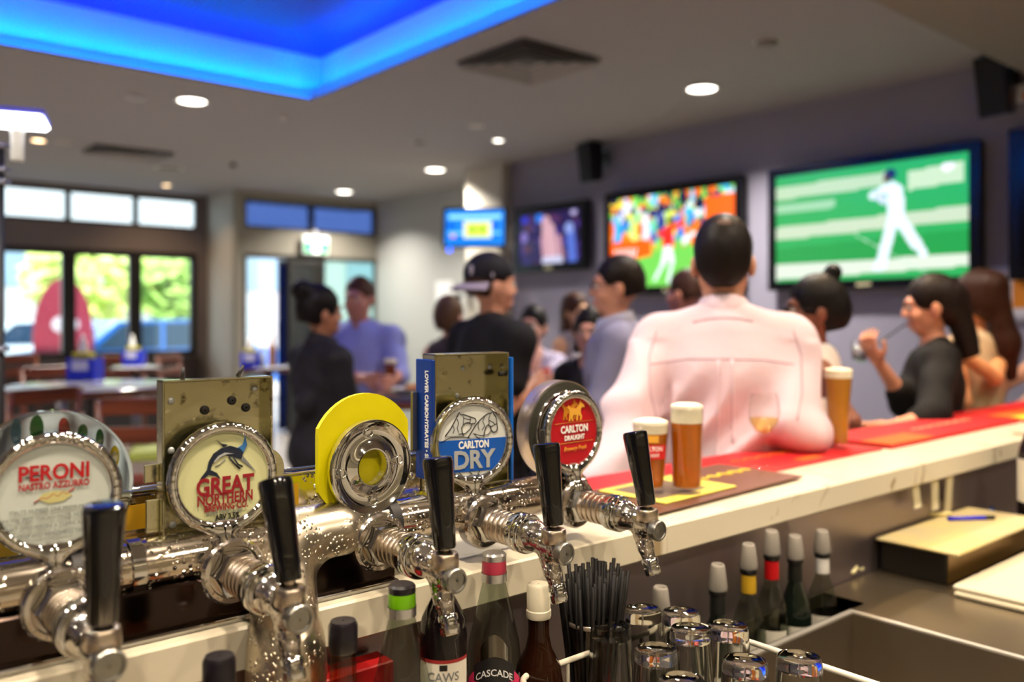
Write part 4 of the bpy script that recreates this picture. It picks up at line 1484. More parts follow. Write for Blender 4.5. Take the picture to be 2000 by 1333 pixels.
stroke('white_rule', [(.6, -.12), (.82, -.11)], .0004, M_wht, r4)
tr4 = tray(t4, -.060, .077, .044, .246, .038, .072, rad(-3))
M_bside = mat('blue_panel', (14, 52, 128), .25)
pnl = MB().box((-.066, .036, .06), (-.0605, .082, .238), .001).build('side_panel', M_bside, tr4)
text_obj('lettering', 'LOWER CARBOHYDRATES \u2022 SMOOTH FLAVOUR', .0125, M_wht, pnl, (-.0664, .0545, .222), (rad(90), rad(90), rad(-90)), align='LEFT', bold=.0004, xs=.76)
MB().box((.0775, .034, .046), (.083, .058, .238), .001).build('side_panel', mat('blue_panel_bright', (20, 96, 190), .25), tr4)
for x, z in ((-.052, .21), (.01, .222), (.062, .222), (.062, .15), (-.05, .1), (.0, .18)):
    MB().ell((x, .069, z), (.004, .002, .004)).build('rivet', M_silver, tr4, True)
for z in (.212, .07):
    MB().tube([(.066, .050, z), (.078, .050, z)], .004, 10).build('pin', M_dark, tr4, True)
MB().box((-.078, .074, .10), (-.066, .079, .19), .002).build('back_flange', mat('brushed_edge', (150, 145, 140), .3, 1.0), tr4)
MB().lathe([(.054, -.012), (.064, -.012), (.066, -.006), (.064, .0), (.060, .0)], 48, Matrix.Translation((0, .030, .115)) @ RM).build('spacer_ring', M_tray, t4, True)

# 5 - red badge with golden horses in a deep grey drum
t5, r5 = beer_tap('rightmost beer tap, red badge with golden horses in a round grey drum', TX[4], rad(13), rad(2), .004, .0, mat('badge_red', (178, 16, 30), .3))
M_drum = mat('drum_grey', (66, 66, 58), .35, .3)
dr = MB().lathe([(.052, -.010), (.077, -.010), (.078, -.012)], 64, Matrix.Translation((0, .012, .117)) @ RM).build('drum_face', M_drum, t5)
MB().lathe([(.078, -.012), (.0795, -.0115), (.0795, -.040), (.078, -.042), (.001, -.042)], 64, Matrix.Translation((0, .012, .117)) @ RM).build('drum_side', mat('drum_brushed', (196, 176, 156), .3, .9), t5, 40)
MB().lathe([(.056, -.010), (.062, -.006), (.066, -.006), (.066, -.010)], 56, Matrix.Translation((0, .012, .115)) @ RM).build('drum_step', M_chrome, t5, True)
MB().box((-.074, -.0005, .10), (-.058, .003, .125), .001).build('drum_clip', M_dark, t5)
words(r5, 'CARLTON', .0158, M_wht, .0, .0, bold=.0006, xs=.86)
words(r5, 'DRAUGHT', .0108, M_wht, .0, -.22, bold=.0004, xs=.9)
words(r5, 'Brewery Fresh', .0098, M_gold, .02, -.52, shear=.4, xs=.9)
stroke('gold_rule', [(-.8, .28), (.8, .28)], .0003, M_gold, r5)
stroke('gold_rule', [(-.8, -.3), (.8, -.3)], .0003, M_gold, r5)
horse = [(-.42, .74), (-.36, .8), (-.28, .72), (-.05, .70), (.06, .78), (.12, .92), (.18, .84), (.28, .78), (.3, .7), (.2, .72), (.14, .66), (.14, .56), (.2, .44), (.16, .34), (.1, .34), (.12, .44), (.04, .52), (.02, .34), (-.05, .34), (-.03, .5), (-.16, .52), (-.2, .44), (-.16, .34), (-.22, .34), (-.28, .46), (-.3, .34), (-.36, .34), (-.34, .5), (-.32, .6), (-.36, .68)]
flat('golden_horse', [(x * .95 - .12, z + .03) for x, z in horse], mat('print_gold_dark', (190, 120, 30), .3), r5, y=-.0021)
flat('golden_horse', [(x + .12, z - .02) for x, z in horse], M_gold, r5, y=-.0027)
lab = MB()
text_o = text_obj('lettering', 'SINCE 1864', .0052, M_dark, t5, (-.0, 0, 0), (0, 0, 0), spacing=1.6)
for v in text_o.data.vertices:                    # wrapped round the drum's side
    a = rad(126) - v.co.x / .0797
    v.co = Vector((.0797 * math.cos(a), .030 + v.co.y * 1.0, .117 + .0797 * math.sin(a)))

# ------------------------------------------------------------------ bottles on the bench
def facing(p_):
    return math.atan2(-p_.x, p_.y)


def arc_patch(r, a, z0, z1, n=16, wave=0.0):
    """label wrapped on a bottle, centred on -y; r may be a number"""
    vs, fs = [], []
    for i in range(n + 1):
        t_ = -a + 2 * a * i / n
        top = z1 + wave * math.cos(t_ / a * math.pi / 2)
        vs += [(r * math.sin(t_), -r * math.cos(t_), z0), (r * math.sin(t_), -r * math.cos(t_), top)]
    for i in range(n):
        fs.append((2 * i, 2 * i + 2, 2 * i + 3, 2 * i + 1))
    return MB().add(vs, fs)


def wrap_text(name, s, size, m, parent, r, z, bend=0.0, xs=1.0, bold=.0002):
    o = text_obj(name, s, size, m, parent, (0, 0, 0), (0, 0, 0), xs=xs, bold=bold, depth=0.0)
    for v in o.data.vertices:
        a = v.co.x / r
        v.co = Vector((r * math.sin(a), -r * math.cos(a), z + v.co.y - bend * (v.co.x / .02) ** 2))
    return o


def bottle(label, px, Y, ztop, prof, glass, cap=None, caps=None, cat='bottle', base=BENCH):
    """prof heights are fractions of the full height"""
    p_ = WY(px, 900, Y)
    h = ztop - base
    t = thing('bottle', label, cat, (p_.x, Y, base), facing(p_), 'bottles on the bench')
    MB().lathe([(r, z * h) for r, z in prof], 36).build('glass', glass, t, 60)
    for nm, m_, pr in caps or ():
        MB().lathe([(r, z * h) for r, z in pr], 28).build(nm, m_, t, 40)
    return t, h


G_clear = pane_mat('clear_bottle_glass', (214, 220, 210))
G_amber = pane_mat('amber_bottle_glass', (216, 160, 110))
G_brown = mat('brown_bottle_glass', (46, 20, 8), .05, trans=.5, ior=1.4)
G_wine = mat('wine_bottle_glass', (18, 12, 14), .06, spec=.6)
M_capw = mat('cream_cap', (232, 224, 200), .4)
M_capb = mat('black_cap', (18, 14, 22), .3)
M_foilg = mat('green_foil', (112, 180, 10), .35)
M_foilp = mat('pink_foil', (190, 60, 84), .35)
M_foils = mat('silver_foil', (205, 205, 205), .25, .9)
tall = [(.001, 0), (.033, 0), (.036, .02), (.036, .5), (.034, .58), (.022, .76), (.0155, .86), (.0145, .97), (.001, .97)]
b1, h1 = bottle('clear bottle with green neck band in front of the bar edge', 785, .875, 1.100, tall, G_clear, caps=(
    ('neck_band', M_foilg, [(.0165, .905), (.0168, .91), (.0162, .965)]), ('foil', M_foils, [(.0172, .865), (.0172, .905)]), ('cap', M_capb, [(.0165, .965), (.0165, .99), (.014, 1), (.001, 1)])))
b2, h2 = bottle('clear bottle with pink neck band and pink label', 965, .905, 1.102, tall, G_clear, caps=(
    ('neck_band', M_foilp, [(.0165, .905), (.0168, .91), (.0162, .965)]), ('foil', M_foils, [(.0172, .865), (.0172, .905)]), ('cap', M_foils, [(.0165, .965), (.0165, .99), (.014, 1), (.001, 1)])))
lb = arc_patch(.0364, 1.2, .02, .42 * h2, wave=.028).build('label', mat('pink_label', (214, 50, 100), .5), b2, True)
arc_patch(.0367, .8, .425 * h2, .495 * h2, wave=.014).build('label_banner', mat('label_black', (24, 24, 28), .5), lb, True)
wrap_text('lettering', 'CASCADE', .0125, M_wht, lb, .0370, .462 * h2, bend=.006, xs=.95)
arc_patch(.0355, .55, .50 * h2, .58 * h2, wave=.02).build('back_label', pane_mat('pale_label', (190, 186, 160), .3), b2, True)
b3, h3 = bottle('slim amber bottle with black cap left of the green-banded one', 670, .870, 1.076, [(.001, 0), (.028, 0), (.030, .02), (.030, .45), (.026, .56), (.0155, .70), (.0135, .93), (.001, .93)], G_amber, caps=(
    ('cap', M_capb, [(.0155, .865), (.0165, .875), (.0165, .98), (.014, 1), (.001, 1)]),))
b4, h4 = bottle('slim bottle with black cap at the bottom left by the font column', 428, .862, 1.076, [(.001, 0), (.028, 0), (.030, .02), (.030, .45), (.026, .56), (.0155, .70), (.0135, .93), (.001, .93)], G_amber, caps=(
    ('cap', M_capb, [(.0155, .865), (.0165, .875), (.0165, .98), (.014, 1), (.001, 1)]),))
b5, h5 = bottle('dark wine bottle with white printed label under the middle spout', 866, .872, 1.105, [(.001, 0), (.028, 0), (.0295, .02), (.0295, .72), (.027, .80), (.017, .87), (.0125, .90), (.0125, .97), (.001, .97)], G_wine, caps=(
    ('capsule', mat('wine_capsule', (28, 18, 22), .3), [(.0130, .9), (.0132, .985), (.012, 1), (.001, 1)]),))
lb = arc_patch(.0298, 1.25, .02, .64 * h5).build('label', mat('cream_label', (226, 220, 204), .6), b5, True)
arc_patch(.0300, 1.25, .635 * h5, .65 * h5).build('red_edge', mat('label_red', (150, 40, 40), .5), lb, True)
wrap_text('lettering', 'CAWS', .015, M_grey, lb, .0301, .560 * h5, xs=.95)
arc_patch(.0301, .16, .605 * h5, .63 * h5).build('emblem', M_blk, lb, True)
b6, h6 = bottle('dark brown bottle with cream cap beside the straw cup', 1052, .885, 1.052, [(.001, 0), (.031, 0), (.034, .02), (.034, .42), (.030, .52), (.018, .62), (.0145, .70), (.0145, .92), (.001, .92)], G_brown, caps=(
    ('cap', M_capw, [(.0165, .80), (.0172, .81), (.0172, .845), (.0162, .85), (.0165, .985), (.014, 1), (.001, 1)]),))
lb = arc_patch(.0344, .95, .02, .36 * h6).build('label', mat('dark_label', (40, 34, 32), .5), b6, True)
for k in range(5):
    arc_patch(.0346, .7 - .05 * k, (.08 + .06 * k) * h6, (.095 + .06 * k) * h6).build('label_line', mat('label_line', (150, 140, 125), .5), lb, True)

# red carton standing behind the bottles
p = WY(640, 1000, .955)
ct = thing('red_carton', 'red carton standing behind the bottles under the bar edge', 'carton', (p.x + .02, .965, BENCH))
MB().box((-.06, -.012, 0), (.075, .03, .155), .002).build('carton_body', mat('red_card', (150, 16, 18), .45), ct)
MB().box((-.06, -.0135, .1), (.075, -.0122, .104)).build('fold_line', mat('red_card_dark', (110, 10, 14), .5), ct)

# straw cup
p = WY(1156, 1100, .90)
cup = thing('straw_cup', 'clear cup holding black drinking straws', 'cup', (p.x, .90, BENCH))
MB().lathe([(.001, .003), (.030, .003), (.037, .148), (.0385, .150), (.0385, .147), (.031, .0), (.001, .0)], 36).build('cup_wall', pane_mat('cup_plastic', (226, 214, 205)), cup, True)
MB().lathe([(.0375, .146), (.0392, .148), (.0392, .152), (.0375, .153)], 36).build('cup_rim', mat('cup_rim', (170, 160, 150), .2, .5), cup, True)
arc_patch(.0352, .28, .01, .14).build('red_stripe', mat('cup_red', (180, 16, 24), .4), cup, True)
st_me = MB().tube([(0, 0, 0), (0, 0, .21)], .0029, 8).mesh('drinking_straw')
M_straw = mat('black_straw', (9, 7, 7), .5, spec=.3)
rnd = random.Random(11)
for k in range(58):
    a, rr = k * 2.39996, .0275 * math.sqrt((k + .5) / 58)
    o = link('drinking_straw', st_me, M_straw, None, True, (p.x + rr * math.cos(a), .90 + rr * math.sin(a), BENCH + .005 + rnd.uniform(-.004, .022)), (rnd.uniform(-.02, .02) - rr * math.sin(a) * 5, rr * math.cos(a) * 5 + rnd.uniform(-.02, .02), 0))
    tag(o, 'thin black drinking straw standing in the straw cup', 'straw', 'black straws in the cup')

# ------------------------------------------------------------------ upturned glasses in the wire rack
G_glass = mat('tumbler_glass', (250, 250, 246), .015, trans=1.0, ior=1.42)


def tumbler_mesh(h, r0, r1, facets):
    n = 30
    b = MB()
    prof_o = [(r1, 0), (r1 * .985, .004), (r0 * 1.02, h - .012), (r0 * .99, h - .003), (r0 * .93, h)]
    prof_i = [(r0 * .80, h - .002), (.001, h - .004), (.001, h - .016), (r0 * .86, h - .017), (r1 - .0028, .003), (r1 - .001, 0)]
    vs, fs = [], []
    pr = prof_o + prof_i
    for j, (r, z) in enumerate(pr):
        for k in range(n):
            a = 2 * math.pi * k / n
            f_ = 1 - (.035 if (facets and k % 2 and 0 < j < 4) else 0)
            vs.append((r * f_ * math.cos(a), r * f_ * math.sin(a), z))
    for j in range(len(pr)):
        for k in range(n):
            j2 = (j + 1) % len(pr)
            fs.append((j * n + k, j * n + (k + 1) % n, j2 * n + (k + 1) % n, j2 * n + k))
    return b.add(vs, fs).mesh('tumbler')


tm = [tumbler_mesh(.148, .0285, .036, False), tumbler_mesh(.148, .0285, .036, True)]
RACK_Z = BENCH + .012
names_ = ('upturned plain tumbler nearest the straw cup', 'upturned tumbler at the back of the rack behind the one nearest the straws', 'upturned tumbler at the back of the rack nearest the pourers',
          'upturned faceted tumbler in the middle of the rack', 'upturned ridged tumbler right of the middle, second row', 'upturned faceted tumbler at the right back of the rack',
          'upturned tumbler at the front right with a blue glint on its rim', 'rightmost upturned tumbler beside the ice sink', 'upturned tumbler cut off by the bottom edge')
for k, (px, py, f_) in enumerate(((1193, 1222, 0), (1255, 1190, 0), (1330, 1196, 0), (1281, 1268, 1), (1348, 1228, 1), (1422, 1222, 1), (1455, 1290, 0), (1561, 1283, 0), (1332, 1328, 1))):
    q = WZ(px, py, RACK_Z + .148)
    o = tag(link('tumbler', tm[f_], G_glass, None, 50, (q.x, q.y, RACK_Z), (0, 0, k)), names_[k], 'glass', 'upturned glasses in the rack')
rk = thing('wire_rack', 'white coated wire rack holding upturned glasses', 'rack', (.92, .72, BENCH))
M_wire = mat('white_wire', (232, 224, 204), .35)
X0, X1, Y0, Y1 = .75 - .92, 1.105 - .92, .42 - .72, .878 - .72


def rrect(z, r=.03):
    pts_ = []
    for cx, cy, a0 in ((X1 - r, Y1 - r, 0), (X0 + r, Y1 - r, 90), (X0 + r, Y0 + r, 180), (X1 - r, Y0 + r, 270)):
        for i in range(6):
            a = rad(a0 + 18 * i)
            pts_.append((cx + r * math.cos(a), cy + r * math.sin(a), z))
    return pts_ + [pts_[0]]


MB().tube(rrect(.115), .0042, 10).build('rim_wire', M_wire, rk, True)
MB().tube(rrect(.006), .0035, 8).build('bottom_wire', M_wire, rk, True)
for i in range(9):
    x_ = X0 + (X1 - X0) * (i + .5) / 9
    MB().tube([(x_, Y0, .006), (x_, Y1, .006)], .002, 6).build('cross_wire', M_wire, rk)
for x_, y_ in ((X0, Y0 + .06), (X0, Y1 - .05), (X1, Y1 - .06), (X1, Y0 + .05), (X0 + .1, Y1), (X1 - .1, Y1)):
    MB().tube([(x_, y_, .006), (x_, y_, .115)], .0028, 8).build('upright_wire', M_wire, rk)
# second bent wire of the rack seen to the right of the sink
# ------------------------------------------------------------------ spirit bottles with pourers in the well
G_dark = mat('dark_green_bottle', (14, 22, 16), .08, spec=.6)
G_pour = mat('smoky_pourer', (205, 198, 188), .14, trans=.55, ior=1.15)


def pour_bottle(label, px, ytop, Y, glass, band, liquid=None):
    q = WY(px, ytop, Y)
    t = thing('spirit_bottle', label, 'bottle', (q.x, Y, .686), facing(q), 'pourer bottles in the well')
    h = q.z - .686 - .050
    MB().lathe([(.001, 0), (.030, 0), (.032, .01), (.032, h * .55), (.026, h * .68), (.0135, h * .82), (.0125, h), (.001, h)], 28).build('glass', glass, t, 60)
    MB().lathe([(.0138, h * .84), (.0142, h * .85), (.0136, h * .97)], 24).build('neck_band', band, t, True)
    MB().lathe([(.014, h - .006), (.016, h - .004), (.016, h + .004), (.012, h + .006)], 24).build('pourer_collar', M_black, t, True)
    MB().lathe([(.0165, h + .004), (.0175, h + .008), (.0125, h + .046), (.0105, h + .050), (.0085, h + .048), (.0085, h + .03), (.001, h + .03)], 24).build('pourer_cap', G_pour, t, True)
    arc_patch(.0323, 1.0, h * .12, h * .5).build('label', mat('spirit_label', (210, 205, 190), .5), t, True)
    return t


B_red = mat('band_red', (190, 14, 22), .4)
B_grn = mat('band_dark', (24, 26, 24), .4)
B_yel = mat('band_gold', (200, 160, 40), .35)
B_wht = mat('band_white', (228, 226, 222), .45)
pour_bottle('spirit bottle with gold neck band, left of the red-banded one', 1462, 1062, .950, G_clear, B_yel)
pour_bottle('spirit bottle with bright red neck band and grey pourer', 1507, 1036, .952, G_clear, B_red)
pour_bottle('dark green spirit bottle between the red and white-banded ones', 1553, 1046, .952, G_dark, B_grn)
w5 = pour_bottle('spirit bottle with white neck label, rightmost in the well', 1606, 1036, .955, G_clear, B_wht)
pour_bottle('spirit bottle with low grey pourer at the left of the well', 1402, 1102, .945, G_dark, B_grn)
pour_bottle('spirit bottle half hidden behind the upturned glasses', 1290, 1146, .945, G_dark, B_grn)

# ------------------------------------------------------------------ things on the right of the bench
bxx = thing('storage_box', 'black and brass-coloured low box on the steel bench', 'box', (2.22, .918, BENCH))
MB().box((-.235, -.078, 0), (.24, .078, .072), .004).build('box_body', mat('black_box', (20, 18, 16), .4), bxx)
MB().box((-.234, -.0795, .004), (.238, -.0783, .069)).build('front_plate', mat('brass_plate', (130, 100, 50), .3, .7), bxx)
cbd = tag(MB().box((-.25, -.095, 0), (.26, .095, .008), .003).build('chopping_board', mat('pale_board', (196, 178, 120), .45, var=(7, (184, 170, 132))), None, False, (2.22, .905, BENCH + .072)), 'pale chopping board lying on the black box', 'chopping board')
tag(MB().box((0, -.3, 0), (.5, 0, .012), .004).build('chopping_board', mat('white_board', (200, 190, 164), .45), None, False, (1.925, .805, BENCH + .012)), 'upper white chopping board at the right edge of the bench', 'chopping board', 'white chopping boards')
tag(MB().box((0, -.3, 0), (.5, 0, .012), .004).build('chopping_board', mat('white_board2', (192, 180, 150), .45), None, False, (1.918, .80, BENCH)), 'lower white chopping board under the upper one', 'chopping board', 'white chopping boards')
q = WZ(1888, 1013, BENCH + .085)
pen = thing('pen', 'blue pen lying on the pale chopping board', 'pen', (q.x, q.y, BENCH + .085), rad(-34))
MB().tube([(-.05, 0, .0), (.05, 0, 0)], .0052, 10).build('barrel', mat('pen_blue', (20, 30, 210), .25), pen, True)
MB().tube([(.05, 0, 0), (.075, 0, 0)], .0055, 10).build('pen_cap', M_black, pen, True)
q = WZ(1822, 1006, BENCH + .086)
tag(MB().tube([(-.05, 0, 0), (-.02, .002, .002), (.02, 0, 0), (.055, .003, 0)], .006, 8).build('rolled_paper', mat('rolled_yellow', (220, 205, 140), .6), None, True, (q.x, q.y, BENCH + .086), (0, 0, rad(-30))), 'rolled yellow paper beside the blue pen', 'paper')
q = WZ(1652, 1122, BENCH)
cl = sdf_mesh('cloth', [('e', (rnd.uniform(-.022, .022), rnd.uniform(-.016, .016), rnd.uniform(.008, .020)), (rnd.uniform(.006, .014), rnd.uniform(.006, .012), rnd.uniform(.006, .012)), None, .003) for _ in range(30)], .002)
cl_o = tag(link('crumpled_cloth', cl, mat('cloth_white', (236, 226, 176), .8), None, True, (q.x, q.y, BENCH)), 'small crumpled white cloth on the steel bench', 'cloth')
cl_o.scale = (1.35, 1.35, 1.2)
q = W(1992, 900, 2.34)
db, hh = bottle('dark bottle with white label at the right edge of the bar', 1994, .925, 1.175, [(.001, 0), (.037, 0), (.039, .02), (.039, .62), (.034, .70), (.016, .84), (.0145, .97), (.001, .97)], G_wine, caps=(
    ('cap', M_capb, [(.0155, .86), (.0158, .985), (.014, 1), (.001, 1)]), ('neck_seal', mat('pale_seal', (130, 190, 180), .4), [(.027, .745), (.0235, .78)])))
db.location.x, db.location.y = 2.56, .86
arc_patch(.0394, 1.3, .30 * hh, .62 * hh).build('label', mat('white_label', (236, 226, 205), .5), db, True)
q = WZ(1925, 985, BENCH + .004)
tag(MB().tube([(0, 0, .004), (.18, .05, .05)], .006, 8).build('blue_rod', mat('rod_blue', (30, 80, 180), .4), None, True, (2.50, 1.03 - .07, BENCH), (0, 0, 0)), 'thin blue stick leaning behind the chopping board', 'stick')

# ------------------------------------------------------------------ mats and drinks on the bar
M_redmat = mat('red_mat', (186, 20, 28), .55, bump=(400, .2, .001))
M_brown = mat('brown_mat', (104, 66, 50), .35)
M_yelmat = mat('yellow_print', (226, 196, 60), .5)
M_ormat = mat('orange_print', (226, 96, 26), .5)


def squiggle(name, parent, x0, x1, y, z, amp, n, m, r=.0022):
    pts_ = [(x0 + (x1 - x0) * i / n, y + amp * math.sin(i * 1.9) * (1 if i % 3 else .5), z) for i in range(n + 1)]
    return MB().tube(pts_, r, 6).build(name, m, parent, True)


def bar_mat(label, x0, x1, y0, y1, m, z=BAR_Z, th=.004, rz=0.0):
    cx, cy = (x0 + x1) / 2, (y0 + y1) / 2
    t = thing('bar_mat', label, 'bar mat', (cx, cy, z), rz, 'mats on the bar')
    hx, hy = (x1 - x0) / 2, (y1 - y0) / 2
    MB().box((-hx, -hy, 0), (hx, hy, th), .001).build('rubber_sheet', m, t)
    return t, hx, hy, th


m1, hx, hy, th = bar_mat('red rubber bar mat under the wine glass and tall beer', 1.18, 2.27, 1.13, 1.348, M_redmat)
squiggle('printed_script', m1, .05, .48, .02, th, .012, 26, M_ormat, .003)
MB().box((.2, -.08, th - .0005), (.3, -.05, th + .0005)).build('gold_print', M_ormat, m1)
m2, hx, hy, th = bar_mat('brown glossy bar mat with yellow script near the beers', 1.16, 1.72, 1.025, 1.24, M_brown, BAR_Z + .0045, .004, rad(3))
squiggle('printed_script', m2, -.02, .26, .02, th, .012, 22, M_yelmat, .0028)
m3, hx, hy, th = bar_mat('red bar mat with orange corner right of the tall beer', 2.30, 3.2, 1.12, 1.348, M_redmat, th=.012)
MB().box((-hx, -hy, th - .0005), (-hx + .26, -hy + .09, th + .001)).build('orange_corner', M_ormat, m3)
squiggle('printed_script', m3, -.1, .3, -.01, th, .01, 22, mat('pale_print', (226, 140, 110), .5), .004)
m4, hx, hy, th = bar_mat('red and yellow bar mat at the far end of the bar', 3.23, 4.2, 1.08, 1.348, M_redmat, th=.012)
MB().box((-hx, -hy, th - .0005), (-hx + .5, -hy + .08, th + .001)).build('yellow_print', M_yelmat, m4)
MB().box((-hx, -hy + .09, th - .0005), (-hx + .4, -hy + .15, th + .001)).build('orange_print', M_ormat, m4)
m5, hx, hy, th = bar_mat('yellow-bordered coaster mat under the two beers', 1.26, 1.50, 1.05, 1.215, mat('coaster_yellow', (222, 208, 90), .5), BAR_Z + .009, .003, rad(3))
MB().box((-hx + .02, -hy + .03, th - .0005), (hx - .06, hy - .018, th + .0005)).build('grey_panel', mat('grey_print', (120, 100, 80), .5), m5)
MZ = BAR_Z + .0126
M_beer = mat('amber_beer', (218, 120, 14), .08, trans=.4, ior=1.33)
M_beer2 = mat('golden_beer', (222, 148, 20), .08, trans=.4, ior=1.33)
M_foam = mat('beer_foam', (246, 236, 208), .8)
G_thin = pane_mat('thin_glass', (253, 253, 252), .03)


def beer(label, px, py, z, h, r0, r1, liquid, foam=.02, pinch=0.0):
    q = WZ(px, py, z)
    t = thing('beer_glass', label, 'beer', (q.x, q.y, z), facing(q))
    pr = []
    for i in range(9):
        f_ = i / 8
        pr.append((r0 + (r1 - r0) * f_ ** (1 if not pinch else 1.6), .012 + (h - .012) * f_))
    MB().lathe([(.001, 0), (r0 * .97, 0), (r0, .003)] + pr + [(r1 - .002, h)] + [(r - .002, z_) for r, z_ in pr[::-1]] + [(.001, .011)], 36).build('glass', G_thin, t, True)
    hb = h - foam
    MB().lathe([(.001, .013)] + [(r - .0025, max(z_, .013)) for r, z_ in pr if z_ < hb - .002] + [(r0 + (r1 - r0) * (hb / h) - .0025, hb), (.001, hb)], 32).build('beer', liquid, t, 50)
    MB().lathe([(.001, hb)] + [(r0 + (r1 - r0) * (hb / h) - .0022, hb), (r1 - .0022, h - .001), (r1 * .93, h + .006), (r1 * .6, h + .010), (.001, h + .010)], 32).build('foam', M_foam, t, 60)
    return t


ba = beer('shorter beer with red printed band behind the rightmost handle', 1271, 962, MZ, .135, .026, .0365, M_beer, .017)
bd = arc_patch(.0345, .95, .070, .098).build('red_print', mat('glass_red', (200, 30, 30), .4), ba, True)
wrap_text('lettering', 'CARLTON', .0125, M_wht, bd, .0348, .086, xs=.85)
wrap_text('lettering', 'DRAUGHT', .008, M_wht, bd, .0348, .075, xs=.9)
arc_patch(.0352, .45, .102, .116).build('gold_print', M_gold, ba, True)
beer('taller straight beer with thick foam on the coaster mat', 1341, 962, MZ, .166, .029, .0335, M_beer, .028)
beer('tall slim golden beer on the red mat by the pink shirt', 1637, 874, BAR_Z + .0045, .205, .027, .0385, M_beer2, .016, 1.0)
q = WZ(1492, 914, BAR_Z + .0045)
wg = thing('wine_glass', 'stemmed wine glass with a little white wine on the red mat', 'wine glass', (q.x, q.y, BAR_Z + .0045))
MB().lathe([(.001, 0), (.032, 0), (.032, .0015), (.006, .006), (.0038, .012), (.0036, .065), (.006, .073), (.020, .085), (.033, .106), (.0365, .128), (.034, .155), (.030, .175), (.0292, .175), (.0332, .155), (.0355, .128), (.032, .107), (.019, .087), (.001, .078)], 40).build('glass', G_thin, wg, True)
MB().lathe([(.001, .0785), (.0185, .0875), (.0315, .1075), (.0338, .116), (.001, .116)], 32).build('wine', pane_mat('white_wine', (252, 240, 188), .05), wg, True)

# ------------------------------------------------------------------ people
def dirv(r, f):
    return (RGT * r + FWD * f).normalized()


def skin_mat(key, col):
    return mat('skin_' + key, col, .5, sss=.06, var=(14, tuple(int(c * .93) for c in col)))


def fabric(key, col, rough=.8, scale=34, st=.25, var=None):
    return mat('fabric_' + key, col, rough, bump=(scale, st, .006), spec=.25, var=var)


def hair_mat(key, col):
    return mat('hair_' + key, col, .5, spec=.2, bump=(70, .35, .002), scale3=(5, 5, 1.2))


NECK = Vector((0, .005, 1.50))


def hand_prims(wr, f, n, curl=.6, side=1):
    """five separate fingers on a palm; f along the hand, n out of the palm, side puts the thumb on +s"""
    f, n = f.normalized(), n.normalized()
    n = (n - f * n.dot(f)).normalized()
    s = f.cross(n).normalized() * side
    out = []
    for o in (-.024, -.008, .008, .024):
        out.append(('c', tuple(wr + f * .008 + s * o * .7), tuple(wr + f * .082 + s * o * 1.15), .0155, .0125, .008))
    for o, ln in ((-.031, .058), (-.0105, .072), (.0105, .078), (.031, .068)):
        a = wr + f * .086 + s * o * 1.1
        d1 = (f * math.cos(curl) + n * math.sin(curl)).normalized()
        d2 = (f * math.cos(curl * 2.1) + n * math.sin(curl * 2.1)).normalized()
        b_ = a + d1 * ln * .52
        c_ = b_ + d2 * ln * .48
        out.append(('c', tuple(a), tuple(b_), .0098, .009, .003))
        out.append(('c', tuple(b_), tuple(c_), .009, .0075, .002))
    a = wr + f * .026 + s * .026
    b_ = a + (f * .6 + s * .55 + n * .35).normalized() * .045
    c_ = b_ + (f * .8 + s * .05 + n * .5).normalized() * .034
    out.append(('c', tuple(a), tuple(b_), .0135, .0105, .006))
    out.append(('c', tuple(b_), tuple(c_), .0105, .0085, .002))
    return out


